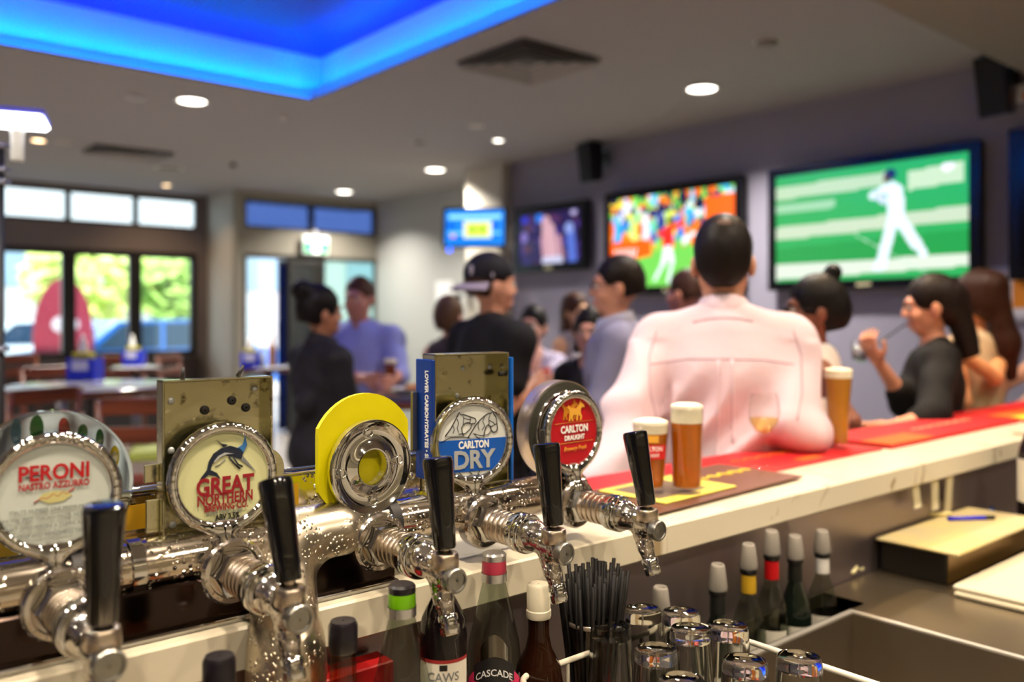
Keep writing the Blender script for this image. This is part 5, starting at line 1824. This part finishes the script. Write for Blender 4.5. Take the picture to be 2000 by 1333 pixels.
def person(label, px, d, ztop, heading, skin, top, hair, female=False, hy=0.0, hp=0.0, elbows=None, wrists=None, sw=1.0, bulk=1.0,
           seated=0.0, legs=None, head_extra=None, fine=.006, curl=.6, palms=None, shoes=None, group='drinkers', pelvis_shift=(0, 0)):
    g = W(px, 618, d)
    s = (ztop - seated * 0) / 1.75 if not seated else None
    # a seated figure keeps its scale and is lowered instead
    if seated:
        s = seated
        drop = 1.75 * s - ztop
    else:
        drop = 0.0
    rz = math.atan2(-heading.x, heading.y)
    root = thing('person', label, 'person', (g.x, g.y, 0), rz, group)
    root.scale = (s, s, s)
    dz = -drop / s
    up = Vector((0, 0, dz))
    inv = Matrix.Rotation(-rz, 3, 'Z')

    def loc(p_):
        q_ = inv @ (Vector(p_) - Vector((g.x, g.y, 0)))
        return q_ / s

    HR = Matrix.Rotation(hy, 3, 'Z') @ Matrix.Rotation(hp, 3, 'X')

    def hd(p_):
        return tuple(HR @ (Vector(p_) - NECK) + NECK + up)

    def T(p_):
        return tuple(Vector(p_) + up)
    shx = (.165 if not female else .140) * sw
    if female:
        torso = [('e', (0, 0, 1.28), (.132 * bulk, .095 * bulk, .17), None, .05), ('e', (0, .0, 1.08), (.112 * bulk, .085 * bulk, .15), None, .06), ('e', (0, -.01, .93), (.158 * bulk, .112 * bulk, .13), None, .06),
                 ('e', (.06, .075, 1.25), (.058, .05, .058), None, .03), ('e', (-.06, .075, 1.25), (.058, .05, .058), None, .03)]
    else:
        torso = [('e', (0, 0, 1.28), (.158 * bulk, .112 * bulk, .19), None, .05), ('e', (0, .005, 1.06), (.142 * bulk, .108 * bulk, .17), None, .06), ('e', (0, -.005, .93), (.155 * bulk, .112 * bulk, .13), None, .06)]
    r_sh = .052 if female else .060
    for q_ in (-1, 1):
        torso.append(('c', (0, -.015, 1.405), (q_ * shx, -.01, 1.395), r_sh * 1.05, r_sh, .05))
        torso.append(('c', (q_ * .03, -.018, 1.452), (q_ * .11, -.015, 1.415), .038, .036, .03))
    torso = [(p_[0], T(p_[1])) + ((T(p_[2]),) if p_[0] == 'c' else (p_[2],)) + tuple(p_[3:]) for p_ in torso]
    # arms
    ra = (.037, .033, .024) if female else (.046, .040, .028)
    arms = []
    for i, q_ in enumerate((-1, 1)):
        S_ = Vector(T((q_ * (shx + .012), -.01, 1.385)))
        E_ = loc(elbows[i]) if elbows and elbows[i] is not None else Vector(T((q_ * (shx + .075), -.03, 1.11)))
        Wr = loc(wrists[i]) if wrists and wrists[i] is not None else Vector(T((q_ * (shx + .04), .14, .98)))
        # keep arm lengths human
        E_ = S_ + (E_ - S_).normalized() * min(max((E_ - S_).length, .25), .33)
        Wr = E_ + (Wr - E_).normalized() * min(max((Wr - E_).length, .22), .28)
        arms.append((S_, E_, Wr))
    body = []
    for p_ in torso:
        body.append(p_)
    body.append(('c', T((0, -.012, 1.43)), tuple(HR @ Vector((0, .0, .05)) + NECK + up), .052 if female else .06, .047 if female else .055, .03))
    for i, (S_, E_, Wr) in enumerate(arms):
        body.append(('c', tuple(S_), tuple(E_), ra[0] + .006, ra[1], .03))
        body.append(('c', tuple(E_), tuple(E_ * .6 + Wr * .4), ra[1], ra[1] * .98, .012))
        body.append(('c', tuple(E_ * .6 + Wr * .4), tuple(Wr), ra[1] * .97, ra[2], .01))
        n_ = Vector(palms[i]) if palms and palms[i] is not None else Vector((-(1 if i else -1), .2, -.1))
        body += hand_prims(Wr, (Wr - E_), n_, curl, 1 if i == 0 else -1)
    # head
    E3 = HR
    fw = .93 if female else 1.0
    head = [('e', (0, -.018, 1.650), (.074, .094, .098), .03), ('e', (0, .022, 1.600), (.060 * fw, .070, .088), .03), ('e', (0, .050, 1.548), (.034 * fw, .034, .026), .025), ('e', (.036, .050, 1.590), (.030, .032, .03), .02), ('e', (-.036, .050, 1.590), (.030, .032, .03), .02),
            ('e', (0, .080, 1.652), (.046, .018, .016), .015), ('e', (0, .086, 1.556), (.020, .012, .008), .008)]
    for c_, r_, k_ in [(h_[1], h_[2], h_[3]) for h_ in head]:
        body.append(('e', hd(c_), r_, E3, k_))
    body.append(('c', hd((0, .090, 1.636)), hd((0, .104, 1.600)), .009, .0125, .01))
    for q_ in (-1, 1):
        body.append(('e', hd((q_ * .014, .095, 1.597)), (.009, .010, .008), E3, .006))
        body.append(('e', hd((q_ * .082, -.012, 1.612)), (.011, .021, .032), E3, .006))
        body.append(('e', hd((q_ * .032, .101, 1.628)), (.019, .014, .013), E3, .012, '-'))
        body.append(('c', hd((q_ * .045, -.01, 1.575)), hd((q_ * .022, .052, 1.540)), .020, .022, .02))
    # legs
    leg = []
    for q_ in (-1, 1):
        if seated:
            hip, knee, ank = Vector(T((q_ * .085, .02, .90))), Vector(T((q_ * .11, .42, .86))), Vector(T((q_ * .10, .40, .44)))
        else:
            hip, knee, ank = Vector((q_ * .085, 0, .90)), Vector((q_ * .10, .015, .50)), Vector((q_ * .105, -.02, .09))
        leg.append((hip, knee, ank))
        body.append(('c', tuple(hip), tuple(knee), .078, .052, .04))
        body.append(('c', tuple(knee), tuple(ank), .050, .036, .02))
        body.append(('c', tuple(ank + Vector((0, -.02, -.05))), tuple(ank + Vector((0, .13, -.062))), .035, .026, .02))
    me = sdf_mesh('body', body, fine, zfine=.78 + dz, hc=.018)
    link('body', me, skin_mat(*skin), root)
    # face details
    for q_ in (-1, 1):
        e_ = MB().ell(hd((q_ * .031, .0835, 1.629)), (.0135, .0115, .0105), 14, 10, E3).build('eye', mat('eye_white', (225, 220, 215), .2), root, True)
        MB().ell(hd((q_ * .031, .0935, 1.629)), (.0055, .003, .0055), 10, 8, E3).build('iris', mat('eye_dark', (30, 18, 12), .2), e_, True)
        MB().tube([hd((q_ * .014, .0975, 1.650)), hd((q_ * .032, .0965, 1.656)), hd((q_ * .050, .083, 1.650))], [.003, .0036, .002], 6).build('eyebrow', hair_mat(*hair['mat']), root, True)
    MB().tube([hd((-.021, .0885, 1.5605)), hd((0, .0985, 1.563)), hd((.021, .0885, 1.5605))], [.002, .0045, .002], 8).build('lips', mat('lips', (150, 78, 72), .5), root, True)
    # hair, modelled round an unturned head and turned with it
    hb = bpy.data.objects.new
    st = hair['style']
    hp_ = []
    if st != 'none':
        k = hair.get('full', 1.0)
        hp_ = [('e', (0, -.022, 1.662), (.082 * k, .102 * k, .102 * k), None, .02), ('e', (0, -.065, 1.62), (.068 * k, .055 * k, .075), None, .03)]
        for x in hair.get('extra', ()):
            hp_.append(x)
        if st == 'short':
            hp_ += [('e', (0, .108, 1.605), (.090, .085, .088), None, .012, '-'), ('e', (.088, .005, 1.595), (.034, .045, .05), None, .01, '-'), ('e', (-.088, .005, 1.595), (.034, .045, .05), None, .01, '-')]
        else:
            hp_ += [('e', (0, .112, 1.60), (.078, .080, .092), None, .012, '-'), ('e', (.088, .02, 1.585), (.026, .035, .045), None, .01, '-'), ('e', (-.088, .02, 1.585), (.026, .035, .045), None, .01, '-')]
        low = hair.get('low', 1.555)
        hp_ = [(q_[0], tuple(Vector(q_[1]) - NECK)) + ((tuple(Vector(q_[2]) - NECK),) if q_[0] == 'c' else (q_[2],)) + tuple(q_[3:]) for q_ in hp_]
        hm = sdf_mesh('hair', hp_, .005, noise=lambda X, Y, Z: .0005 * np.sin(X * 260 + np.sin(Z * 40) * 2) + .0006 * np.sin(Y * 230 + X * 90 + Z * 25),
                      cut=lambda X, Y, Z: (low - 1.50 - Z - .25 * Y) + 0 * X)
        ho = link('hair', hm, hair_mat(*hair['mat']), root, True, tuple(NECK + up))
        ho.rotation_euler = HR.to_euler()
    # trousers
    lm = legs or fabric('dark_trousers', (26, 26, 32))
    pr = [('e', T((0, -.005, .93)), (.168, .124, .11), None, .05)]
    for hip, knee, ank in leg:
        pr += [('c', tuple(hip), tuple(knee), .092, .068, .05), ('c', tuple(knee), tuple(ank + (knee - ank).normalized() * .03), .066, .055, .02)]
    link('trousers', sdf_mesh('trousers', pr, .014, smooth=1), lm, root)
    for hip, knee, ank in leg:
        a = ank + Vector((0, -.03, -.055))
        link('shoe', sdf_mesh('shoe', [('c', tuple(a), tuple(a + Vector((0, .15, -.005))), .040, .034, .02), ('c', tuple(ank), tuple(a), .045, .042, .02)], .009, smooth=1, cut=lambda X, Y, Z, a=a: (a.z - .034 - Z) + 0 * X + 0 * Y), shoes or mat('shoe_black', (18, 16, 16), .35), root)
    # top
    inf = top.get('inf', .014)
    frac = top.get('sleeve', .5)
    sh = []
    for p_ in torso:
        if p_[0] == 'e':
            sh.append(('e', p_[1], tuple(r_ + inf for r_ in p_[2]), None, p_[4]))
        elif frac > 0 or True:
            a, b_ = Vector(p_[1]), Vector(p_[2])
            if frac <= 0:
                b_ = a + (b_ - a) * .72
            sh.append(('c', tuple(a), tuple(b_), p_[3] + inf * .8, p_[4] + inf * .8, p_[5]))
    for S_, E_, Wr in arms:
        if frac <= 0:
            sh.append(('c', tuple(S_), tuple(E_), ra[0] + .012, ra[1] + .012, .008, '-'))
        else:
            f1 = min(frac, 1.0)
            end = S_ + (E_ - S_) * f1
            wide = top.get('wide', .020)
            sh.append(('c', tuple(S_), tuple(end), ra[0] + .010 + wide * .7, ra[0] + (ra[1] - ra[0]) * f1 + wide, .04))
            if frac > 1:
                end2 = E_ + (Wr - E_) * (frac - 1)
                sh.append(('c', tuple(E_), tuple(end2), ra[1] + wide, ra[2] + wide * 1.1, .02))
    sh += top.get('folds', [])
    nr = top.get('neck', .062)
    sh.append(('c', T((0, .012 + top.get('vneck', 0) * .04, 1.455 - top.get('vneck', 0) * .05)), tuple(NECK + up + Vector((0, .06, .12))), nr, nr + .02, .012, '-'))
    hem = top.get('hem', .86) + dz
    sd = sum(map(ord, label)) % 17
    amp = top.get('amp', .0035)

    def wr_(X, Y, Z):
        return amp * (np.sin(Z * 34 + X * 21 + 3 * np.sin(Y * 13 + sd)) + .8 * np.sin(Z * 17 - X * 43 + 2 * np.sin(X * 9 + sd) + Y * 30)) * .7
    if top.get('noise') == 'shirt':               # loose cotton: sharp diagonal creases, stronger low on the back
        def wr_(X, Y, Z):
            wv = .5 * np.sin(X * 11 + 1.0) + .5 * np.sin(Z * 9 + X * 5)
            a_ = np.abs(np.sin((1.25 * X - Z) * 15 + 1.6 * wv)) ** 1.5
            b_ = np.abs(np.sin((X * .9 + Z * .55) * 21 + 1.9 * np.sin(Z * 8))) ** 1.5
            env = np.clip((1.34 - Z) / .16, 0, 1)
            side = np.clip((np.abs(X) - .14) / .08, 0, 1)
            return (.030 * a_ - .012) * env * (1 - .5 * side) + (.016 * b_ - .007) * side * (Z < 1.4)
    link('top', sdf_mesh('top', sh, fine + .001, noise=wr_, cut=lambda X, Y, Z: (hem - Z) + 0 * X + 0 * Y), top['mat'], root)
    if top.get('collar'):
        cm = top['collar']
        vs, fs, n = [], [], 30
        rings = ((.061, .0), (.063, .046), (.068, .049), (.079, .014), (.088, -.014))
        for i in range(n + 1):
            a = rad(90 + 14) + rad(360 - 28) * i / n
            for r_, z_ in rings:
                fr = -math.cos(a - rad(270)) if False else math.sin(a)
                vs.append(Vector((r_ * math.cos(a), r_ * 1.08 * math.sin(a) + .004, 1.474 + z_ - .022 * math.sin(a) - .012)) + up)
        m_ = len(rings)
        for i in range(n):
            for j in range(m_ - 1):
                fs.append((i * m_ + j, (i + 1) * m_ + j, (i + 1) * m_ + j + 1, i * m_ + j + 1))
        MB().add(vs, fs).build('collar', cm, root, True)
    info = dict(root=root, hd=hd, E3=E3, T=T, up=up, s=s, arms=arms, loc=loc, HR=HR)
    return info


def spectacles(P, m=None):
    m = m or mat('spectacle_frame', (16, 14, 16), .3)
    root = P['root']
    hd = P['hd']
    fr = MB()
    for q_ in (-1, 1):
        ring = [hd((q_ * .033 + .021 * math.cos(a), .106 - abs(.02 * math.cos(a)) * .2, 1.628 + .015 * math.sin(a))) for a in [2 * math.pi * i / 16 for i in range(17)]]
        fr.tube(ring, .0019, 6)
        fr.tube([hd((q_ * .054, .103, 1.634)), hd((q_ * .077, .06, 1.634)), hd((q_ * .080, -.01, 1.632))], .0022, 6)
    fr.tube([hd((-.012, .106, 1.634)), hd((.012, .106, 1.634))], .002, 6)
    o = fr.build('spectacles', m, root, True)
    return o


# 1 - the man leaning back on the bar in a pink shirt
M_pink = mat('fabric_pink', (220, 197, 207), .8, bump=(7, .25, .03), spec=.2)
pk = dirv(.20, .98)
P1 = person('man in a pale pink shirt seen from behind, leaning on the bar', 1412, 2.43, 1.692, pk, ('fair', (206, 150, 122)),
            dict(mat=M_pink, sleeve=1.95, inf=.026, wide=.034, collar=M_pink, hem=.80, neck=.056, noise='shirt',
                 folds=[('e', (0, -.012, 1.13), (.205, .140, .30), None, .06), ('e', (0, -.02, 1.30), (.19, .125, .10), None, .05), 
                        ('c', (.03, -.145, 1.22), (-.12, -.135, 1.00), .010, .012, .02), ('c', (.10, -.14, 1.20), (-.02, -.14, .96), .011, .012, .02), ('c', (.17, -.10, 1.16), (.08, -.13, .94), .012, .012, .02),
                        ('c', (-.13, -.125, 1.26), (-.17, -.10, 1.06), .010, .008, .02), ('c', (.20, -.05, 1.30), (.22, -.06, 1.12), .010, .008, .02)]),
            dict(style='short', mat=('black', (20, 14, 13)), low=1.535, full=1.015), sw=1.02, bulk=1.14,
            elbows=(W(1228, 800, 2.32), W(1556, 832, 2.28)), wrists=(W(1186, 945, 2.22), W(1600, 850, 2.52)), fine=.0055, hy=rad(-2))
from mathutils.bvhtree import BVHTree
tp = [c for c in P1['root'].children if c.name.startswith('top')][0]
bvh = BVHTree.FromPolygons([v.co for v in tp.data.vertices], [tuple(p_.vertices) for p_ in tp.data.polygons])


def seam(name, pts_, r=.0022, m=None):
    """stitching laid on the back of the shirt"""
    out = []
    for (x0, z0), (x1, z1) in zip(pts_[:-1], pts_[1:]):
        for i in range(6):
            x_, z_ = x0 + (x1 - x0) * i / 6, z0 + (z1 - z0) * i / 6
            h_ = bvh.ray_cast(Vector((x_, -1.0, z_)), Vector((0, 1, 0)))[0]
            if h_:
                out.append(h_)
    MB().tube(out, r, 6).build(name, m or mat('seam_pink', (182, 152, 166), .8), P1['root'], True)


seam('yoke_seam', [(-.20, 1.335), (-.1, 1.35), (0, 1.352), (.1, 1.35), (.20, 1.335)])
seam('sleeve_seam', [(-.185, 1.43), (-.205, 1.36), (-.20, 1.26), (-.18, 1.18)])
seam('sleeve_seam', [(.185, 1.43), (.205, 1.36), (.20, 1.26), (.18, 1.18)])
seam('collar_seam', [(-.085, 1.452), (-.04, 1.462), (0, 1.464), (.04, 1.462), (.085, 1.452)], .003)
seam('pleat', [(-.018, 1.35), (-.020, 1.2), (-.024, 1.0)], .004, M_pink)
seam('pleat', [(.018, 1.35), (.020, 1.24), (.022, 1.1)], .004, M_pink)
MB().ell((0, -.078, 1.722), (.030, .028, .022)).build('thin_crown', mat('scalp', (96, 70, 60), .5), P1['root'], True)

# 2 - the man in a backwards cap
M_btee = fabric('black_tee', (20, 19, 24), .85)
P2 = person('man in a black T-shirt wearing a backwards black cap', 962, 3.55, 1.665, dirv(.8, .6), ('fair2', (208, 150, 126)), dict(mat=M_btee, sleeve=.6, inf=.024, wide=.03, vneck=.2),
            dict(style='short', mat=('brown', (58, 38, 28)), low=1.56), sw=1.08, bulk=1.08, elbows=(None, W(985, 800, 3.35)), wrists=(W(1010, 770, 3.7), W(1020, 770, 3.45)), hy=rad(-14))
M_cap = fabric('cap_black', (22, 20, 30), .7)
cp = [('e', (0, -.020, 1.672), (.090, .110, .100), None, .01)]
cp = [(q_[0], tuple(Vector(q_[1]) - NECK), q_[2], None, q_[4]) for q_ in cp]
co_ = link('cap_crown', sdf_mesh('cap_crown', cp, .005, cut=lambda X, Y, Z: (.152 - Z + .10 * (Y + .02)) + 0 * X), M_cap, P2['root'], True, tuple(NECK))
co_.rotation_euler = P2['HR'].to_euler()
vs, fs = [], []
for i in range(13):
    a = rad(-72 + 12 * i)
    for j, (r_, dz_) in enumerate(((.094, 0), (.13, -.012), (.165, -.030), (.166, -.034), (.13, -.017), (.092, -.006))):
        x_, y_ = math.sin(a) * min(r_, .094 + (r_ - .094) * .35), -.02 - math.cos(a) * (.10 + (r_ - .094) * 1.1)
        vs.append((x_, y_, .140 + dz_ - .10 * (abs(x_)) ** 1.3))
for i in range(12):
    for j in range(6):
        j2 = (j + 1) % 6
        fs.append((i * 6 + j, i * 6 + j2, (i + 1) * 6 + j2, (i + 1) * 6 + j))
br_ = MB().add(vs, fs).build('cap_brim', fabric('cap_brim', (150, 140, 158), .7), P2['root'], True, tuple(NECK))
br_.rotation_euler = P2['HR'].to_euler()
for nm, a, z_, sc_ in (('cap_patch', 152, .185, .020), ('cap_emblem', 100, .165, .011)):
    A = rad(a)
    MB().ell((math.sin(A) * .088, -.02 + math.cos(A) * .108, z_), (sc_ * .6, sc_ * .6, sc_ * 1.2), 10, 8).build(nm, mat('cap_grey', (150, 145, 160), .7), P2['root'], True, tuple(NECK)).rotation_euler = P2['HR'].to_euler()

# 3 - the man with spectacles in a grey shirt
M_gs = fabric('grey_blue', (122, 122, 150), .8, 40, .2)
P3 = person('man with spectacles in a grey-blue shirt with rolled sleeves', 1202, 3.45, 1.652, dirv(-.97, .12), ('fair3', (206, 148, 122)), dict(mat=M_gs, sleeve=1.12, inf=.020, wide=.022, collar=fabric('pale_collar', (170, 175, 205))),
            dict(style='short', mat=('black2', (24, 17, 15)), low=1.57, full=1.03), elbows=(W(1180, 768, 3.25), W(1190, 770, 3.6)), wrists=(W(1125, 790, 3.3), W(1125, 775, 3.5)), hy=rad(4), bulk=1.05)
spectacles(P3)

# 4 - the woman in a black jacket with her hair up
M_bl = fabric('black_jacket', (30, 28, 34), .7, 26, .15)
P4 = person('woman in a black jacket with dark hair in a bun', 628, 3.85, 1.545, dirv(.72, .69), ('tan', (176, 118, 92)), dict(mat=M_bl, sleeve=1.9, inf=.024, wide=.026, hem=.78, neck=.056, collar=M_bl),
            dict(style='up', mat=('black3', (18, 13, 14)), low=1.55, full=1.10, extra=[('e', (0, -.10, 1.735), (.062, .056, .055), None, .02)]), female=True, sw=1.12, bulk=1.12, legs=fabric('patterned_trousers', (190, 188, 200), .8, 20, .2, var=(26, (70, 66, 84), (.48, .54))),
            elbows=(W(600, 790, 3.75), W(680, 790, 3.75)), wrists=(W(690, 800, 4.0), W(730, 790, 3.95)), hy=rad(-10))

# 5 - the man in a blue shirt holding a beer
M_bs = fabric('blue_shirt', (142, 148, 214), .75, 36, .25)
P5 = person('man in a light blue shirt facing the room with a beer', 702, 4.75, 1.63, dirv(-.12, -1), ('ruddy', (204, 140, 122)), dict(mat=M_bs, sleeve=1.2, inf=.024, wide=.026, collar=fabric('blue_collar', (140, 146, 215))),
            dict(style='short', mat=('ginger', (82, 52, 38)), low=1.58, full=1.0), elbows=(W(775, 722, 4.62), W(660, 725, 4.7)), wrists=(W(766, 742, 4.42), W(742, 742, 4.40)), sw=1.1, bulk=1.08, hy=rad(-10), hp=rad(-6))

# 6 - the woman half hidden behind the cap wearer
P6 = person('woman with brown hair and sunglasses on her head behind the cap wearer', 880, 4.9, 1.525, dirv(.5, .86), ('fair4', (200, 146, 124)), dict(mat=fabric('dark_top', (56, 44, 52)), sleeve=0, inf=.016, vneck=.6),
            dict(style='up', mat=('brown2', (92, 66, 48)), low=1.52, full=1.08, extra=[('c', (0, -.07, 1.60), (0, -.075, 1.50), .06, .05, .03)]), female=True)
sgl = MB()
for q_ in (-1, 1):
    sgl.ell(P6['hd']((q_ * .035, .035, 1.752)), (.026, .010, .018), 12, 8, P6['E3'])
sgl.build('sunglasses', mat('sunglass_dark', (16, 14, 18), .12), P6['root'], True)

# 7 - the seated woman in a pale patterned blouse
M_fl = fabric('floral', (206, 198, 222), .8, 20, .15, var=(40, (128, 110, 150), (.52, .6)))
P7 = person('smiling woman with a ponytail in a pale patterned blouse', 1040, 5.0, 1.475, dirv(-.22, -.97), ('fair5', (212, 158, 138)), dict(mat=M_fl, sleeve=.62, inf=.016, wide=.022, vneck=1.0, neck=.068),
            dict(style='up', mat=('black4', (22, 16, 16)), low=1.55, full=1.04, extra=[('c', (0, -.10, 1.66), (-.05, -.12, 1.48), .036, .026, .02)]), female=True, seated=.93, elbows=(W(1085, 725, 4.9), W(1000, 730, 4.95)), wrists=(W(1060, 748, 4.75), W(1020, 748, 4.75)), hy=rad(-8))

# 8 - long brown hair
P8 = person('woman with long brown hair behind the dark-haired drinker', 1126, 5.5, 1.56, dirv(.62, -.78), ('fair6', (222, 170, 130)), dict(mat=fabric('grey_knit', (150, 142, 150)), sleeve=0, inf=.016, vneck=.4),
            dict(style='long', mat=('chestnut', (70, 44, 34)), low=1.2, full=1.08, extra=[('c', (.055, -.03, 1.64), (.075, -.03, 1.34), .042, .034, .02), ('c', (-.055, -.03, 1.64), (-.075, -.03, 1.34), .042, .034, .02), ('c', (0, -.09, 1.62), (0, -.11, 1.34), .055, .05, .03)]), female=True)

# 9 - black hair, black top, seated
P9 = person('seated person with black hair and black top beside the spectacled man', 1152, 4.35, 1.452, dirv(-.45, -.89), ('fair7', (206, 152, 132)), dict(mat=fabric('black_knit', (22, 20, 24)), sleeve=1.8, inf=.018, neck=.058),
            dict(style='long', mat=('black5', (18, 14, 15)), low=1.50, full=1.08, extra=[('c', (.06, .0, 1.64), (.068, .0, 1.54), .034, .03, .02), ('c', (-.06, .0, 1.64), (-.068, .0, 1.54), .034, .03, .02)]), female=True, seated=.92, hy=rad(10))

# 10 - man in purple behind the pink shirt
P10 = person('man in a purple shirt half hidden behind the pink-shirted man', 1336, 4.5, 1.655, dirv(-.62, .78), ('ruddy2', (196, 132, 112)), dict(mat=fabric('purple', (96, 78, 140)), sleeve=.6, inf=.02, collar=fabric('purple', (96, 78, 140))),
             dict(style='short', mat=('brown3', (62, 40, 32)), low=1.575, full=1.02), hy=rad(8))

# 11 - woman with spectacles, bun and white top
P11 = person('woman with spectacles and top bun in a white sleeveless top', 1588, 2.98, 1.548, dirv(-.96, .28), ('deep', (126, 74, 54)), dict(mat=fabric('white_top', (226, 214, 206), .8, 30, .2), sleeve=0, inf=.020, neck=.056, hem=.8),
             dict(style='up', mat=('black6', (14, 11, 12)), low=1.53, full=1.10, extra=[('e', (0, -.075, 1.775), (.036, .034, .034), None, .014), ('e', (0, -.08, 1.62), (.07, .06, .08), None, .03)]), female=True, sw=1.02, bulk=1.08, hy=rad(10),
             elbows=(W(1600, 850, 3.0), W(1668, 830, 2.85)), wrists=(W(1540, 850, 3.1), W(1600, 842, 3.1)))
spectacles(P11)

# 12 - woman in black drinking through a straw
P12 = person('woman in a black top drinking through a straw at the bar', 1822, 3.32, 1.568, dirv(-.93, .36), ('fair8', (212, 148, 118)), dict(mat=fabric('black_blouse', (16, 15, 16), .8), sleeve=1.25, inf=.022, wide=.03, neck=.058),
             dict(style='long', mat=('dark_brown', (26, 18, 16)), low=1.36, full=1.07, extra=[('c', (0, -.10, 1.66), (.0, -.13, 1.42), .055, .045, .03), ('c', (.03, -.12, 1.60), (.04, -.15, 1.46), .04, .035, .02)]), female=True, sw=1.08, bulk=1.1, hy=rad(4), hp=rad(-6),
             elbows=(W(1822, 822, 2.96), W(1760, 800, 3.25)), wrists=(W(1752, 832, 2.93), W(1716, 708, 3.22)), fine=.0055, palms=(None, (-.2, .2, .9)))
wrp = P12['arms'][1][2]
gp = P12['root'].matrix_basis @ (wrp + Vector((0, .075, .045)))
cg = thing('drink_glass', 'clear short drink glass held by the woman in black', 'glass', tuple(gp - Vector((0, 0, .035))))
MB().lathe([(.001, 0), (.026, 0), (.031, .075), (.029, .075), (.024, .006), (.001, .006)], 24).build('glass', G_thin, cg, True)
MB().lathe([(.001, .008), (.0245, .008), (.0275, .045), (.001, .045)], 24).build('drink', mat('pale_drink', (220, 215, 225), .1, trans=.8, ior=1.33), cg, True)
cg.rotation_euler = (rad(10), rad(-14), 0)
mo = P12['root'].matrix_basis @ Vector(P12['hd']((0, .102, 1.561)))
g0 = gp - Vector((0, 0, .02))
tag(MB().tube([tuple(g0 - mo), (0, 0, 0)], .0035, 8).build('drinking_straw', M_straw, None, True, tuple(mo)), 'dark straw between the lips of the woman in black', 'straw')

# 13 - woman with long brown hair at the far end
P13 = person('woman with long wavy brown hair resting an elbow on the bar', 1905, 3.72, 1.60, dirv(-.42, .91), ('warm', (226, 160, 110)), dict(mat=fabric('cream_top', (196, 172, 140), .8, 40, .3), sleeve=.15, inf=.016, neck=.06),
             dict(style='long', mat=('auburn', (50, 28, 20)), low=1.15, full=1.14, extra=[('c', (0, -.09, 1.66), (.05, -.13, 1.42), .062, .05, .03), ('c', (.05, -.13, 1.44), (.075, -.12, 1.28), .052, .03, .03), ('e', (.0, -.09, 1.70), (.07, .06, .06), None, .03)]), female=True, sw=1.05, bulk=1.1,
             elbows=(W(1880, 770, 3.55), W(1936, 782, 3.35)), wrists=(W(1850, 720, 3.6), W(1890, 700, 3.5)))

# 14 - blue sleeve at the right edge
P14 = person('person in a pale blue shirt cut off by the right edge', 2082, 4.3, 1.70, dirv(-.9, .2), ('fair9', (206, 150, 124)), dict(mat=fabric('sky_shirt', (130, 136, 196), .75), sleeve=1.2, inf=.024, wide=.028, collar=fabric('sky_shirt', (130, 136, 196))),
             dict(style='short', mat=('brown4', (58, 40, 30)), low=1.57), elbows=(W(1985, 745, 3.85), None), wrists=(W(1950, 760, 3.9), None))

# the beer in the blue-shirted man's hands, plates and glasses on the high tables
qb = W(762, 752, 4.40)
bh = thing('beer_glass', 'beer held by the man in the light blue shirt', 'beer', (qb.x, qb.y, qb.z))
MB().lathe([(.001, 0), (.028, 0), (.036, .13), (.034, .13), (.027, .006), (.001, .006)], 28).build('glass', G_thin, bh, True)
MB().lathe([(.001, .007), (.0265, .007), (.0325, .108), (.001, .108)], 28).build('beer', mat('red_beer', (150, 62, 10), .1, trans=.4, ior=1.33), bh, True)
MB().lathe([(.001, .108), (.0325, .108), (.034, .126), (.02, .132), (.001, .132)], 28).build('foam', M_foam, bh, True)
for lb_, px, py, r_ in (('white plate of food on the dark table by the couple', 812, 766, .11), ('white plate in front of the woman in the patterned blouse', 1050, 750, .12)):
    q = WZ(px, py, 1.05)
    pt = thing('plate', lb_, 'plate', (q.x, q.y, 1.05), 0, 'plates on the high tables')
    MB().lathe([(.001, .004), (r_ * .6, .004), (r_, .018), (r_, .021), (r_ * .6, .008), (.001, .008)], 32).build('dish', mat('plate_white', (232, 230, 226), .3), pt, True)
    link('food', sdf_mesh('food', [('e', (rnd.uniform(-.05, .05), rnd.uniform(-.05, .05), .02), (.024, .02, .018), None, .006) for _ in range(11)], .004), mat('fried_food', (186, 120, 60), .6, var=(40, (120, 60, 26))), pt, True)
q = WZ(1064, 752, 1.05)
jt = thing('red_drink', 'orange-red drink in a tumbler before the seated woman', 'drink', (q.x, q.y, 1.05))
MB().lathe([(.001, 0), (.028, 0), (.034, .11), (.032, .11), (.027, .005), (.001, .005)], 24).build('glass', G_thin, jt, True)
MB().lathe([(.001, .006), (.0265, .006), (.0315, .09), (.001, .09)], 24).build('drink', mat('orange_drink', (225, 80, 30), .2, trans=.3), jt, True)
for lb_, P_ in (('high stool under the woman in the patterned blouse', P7), ('high stool under the person in the black top', P9)):
    o = P_['root'].location
    zs_ = (.80 + P_['up'].z) * P_['s']
    t = thing('bar_stool', lb_, 'stool', (o.x, o.y, 0), P_['root'].rotation_euler.z, 'stools of seated drinkers')
    MB().lathe([(.001, zs_), (.16, zs_), (.17, zs_ - .01), (.17, zs_ - .045), (.001, zs_ - .05)], 28).build('seat', M_dark, t, True)
    for a in range(4):
        A = rad(45 + 90 * a)
        MB().tube([(.20 * math.cos(A), .20 * math.sin(A), 0), (.12 * math.cos(A), .12 * math.sin(A), zs_ - .045)], .015, 8).build('leg', M_wood, t)
    MB().tube([(.17 * math.cos(rad(10 * i)), .17 * math.sin(rad(10 * i)), .28) for i in range(37)], .01, 6).build('footrest', M_wood, t)
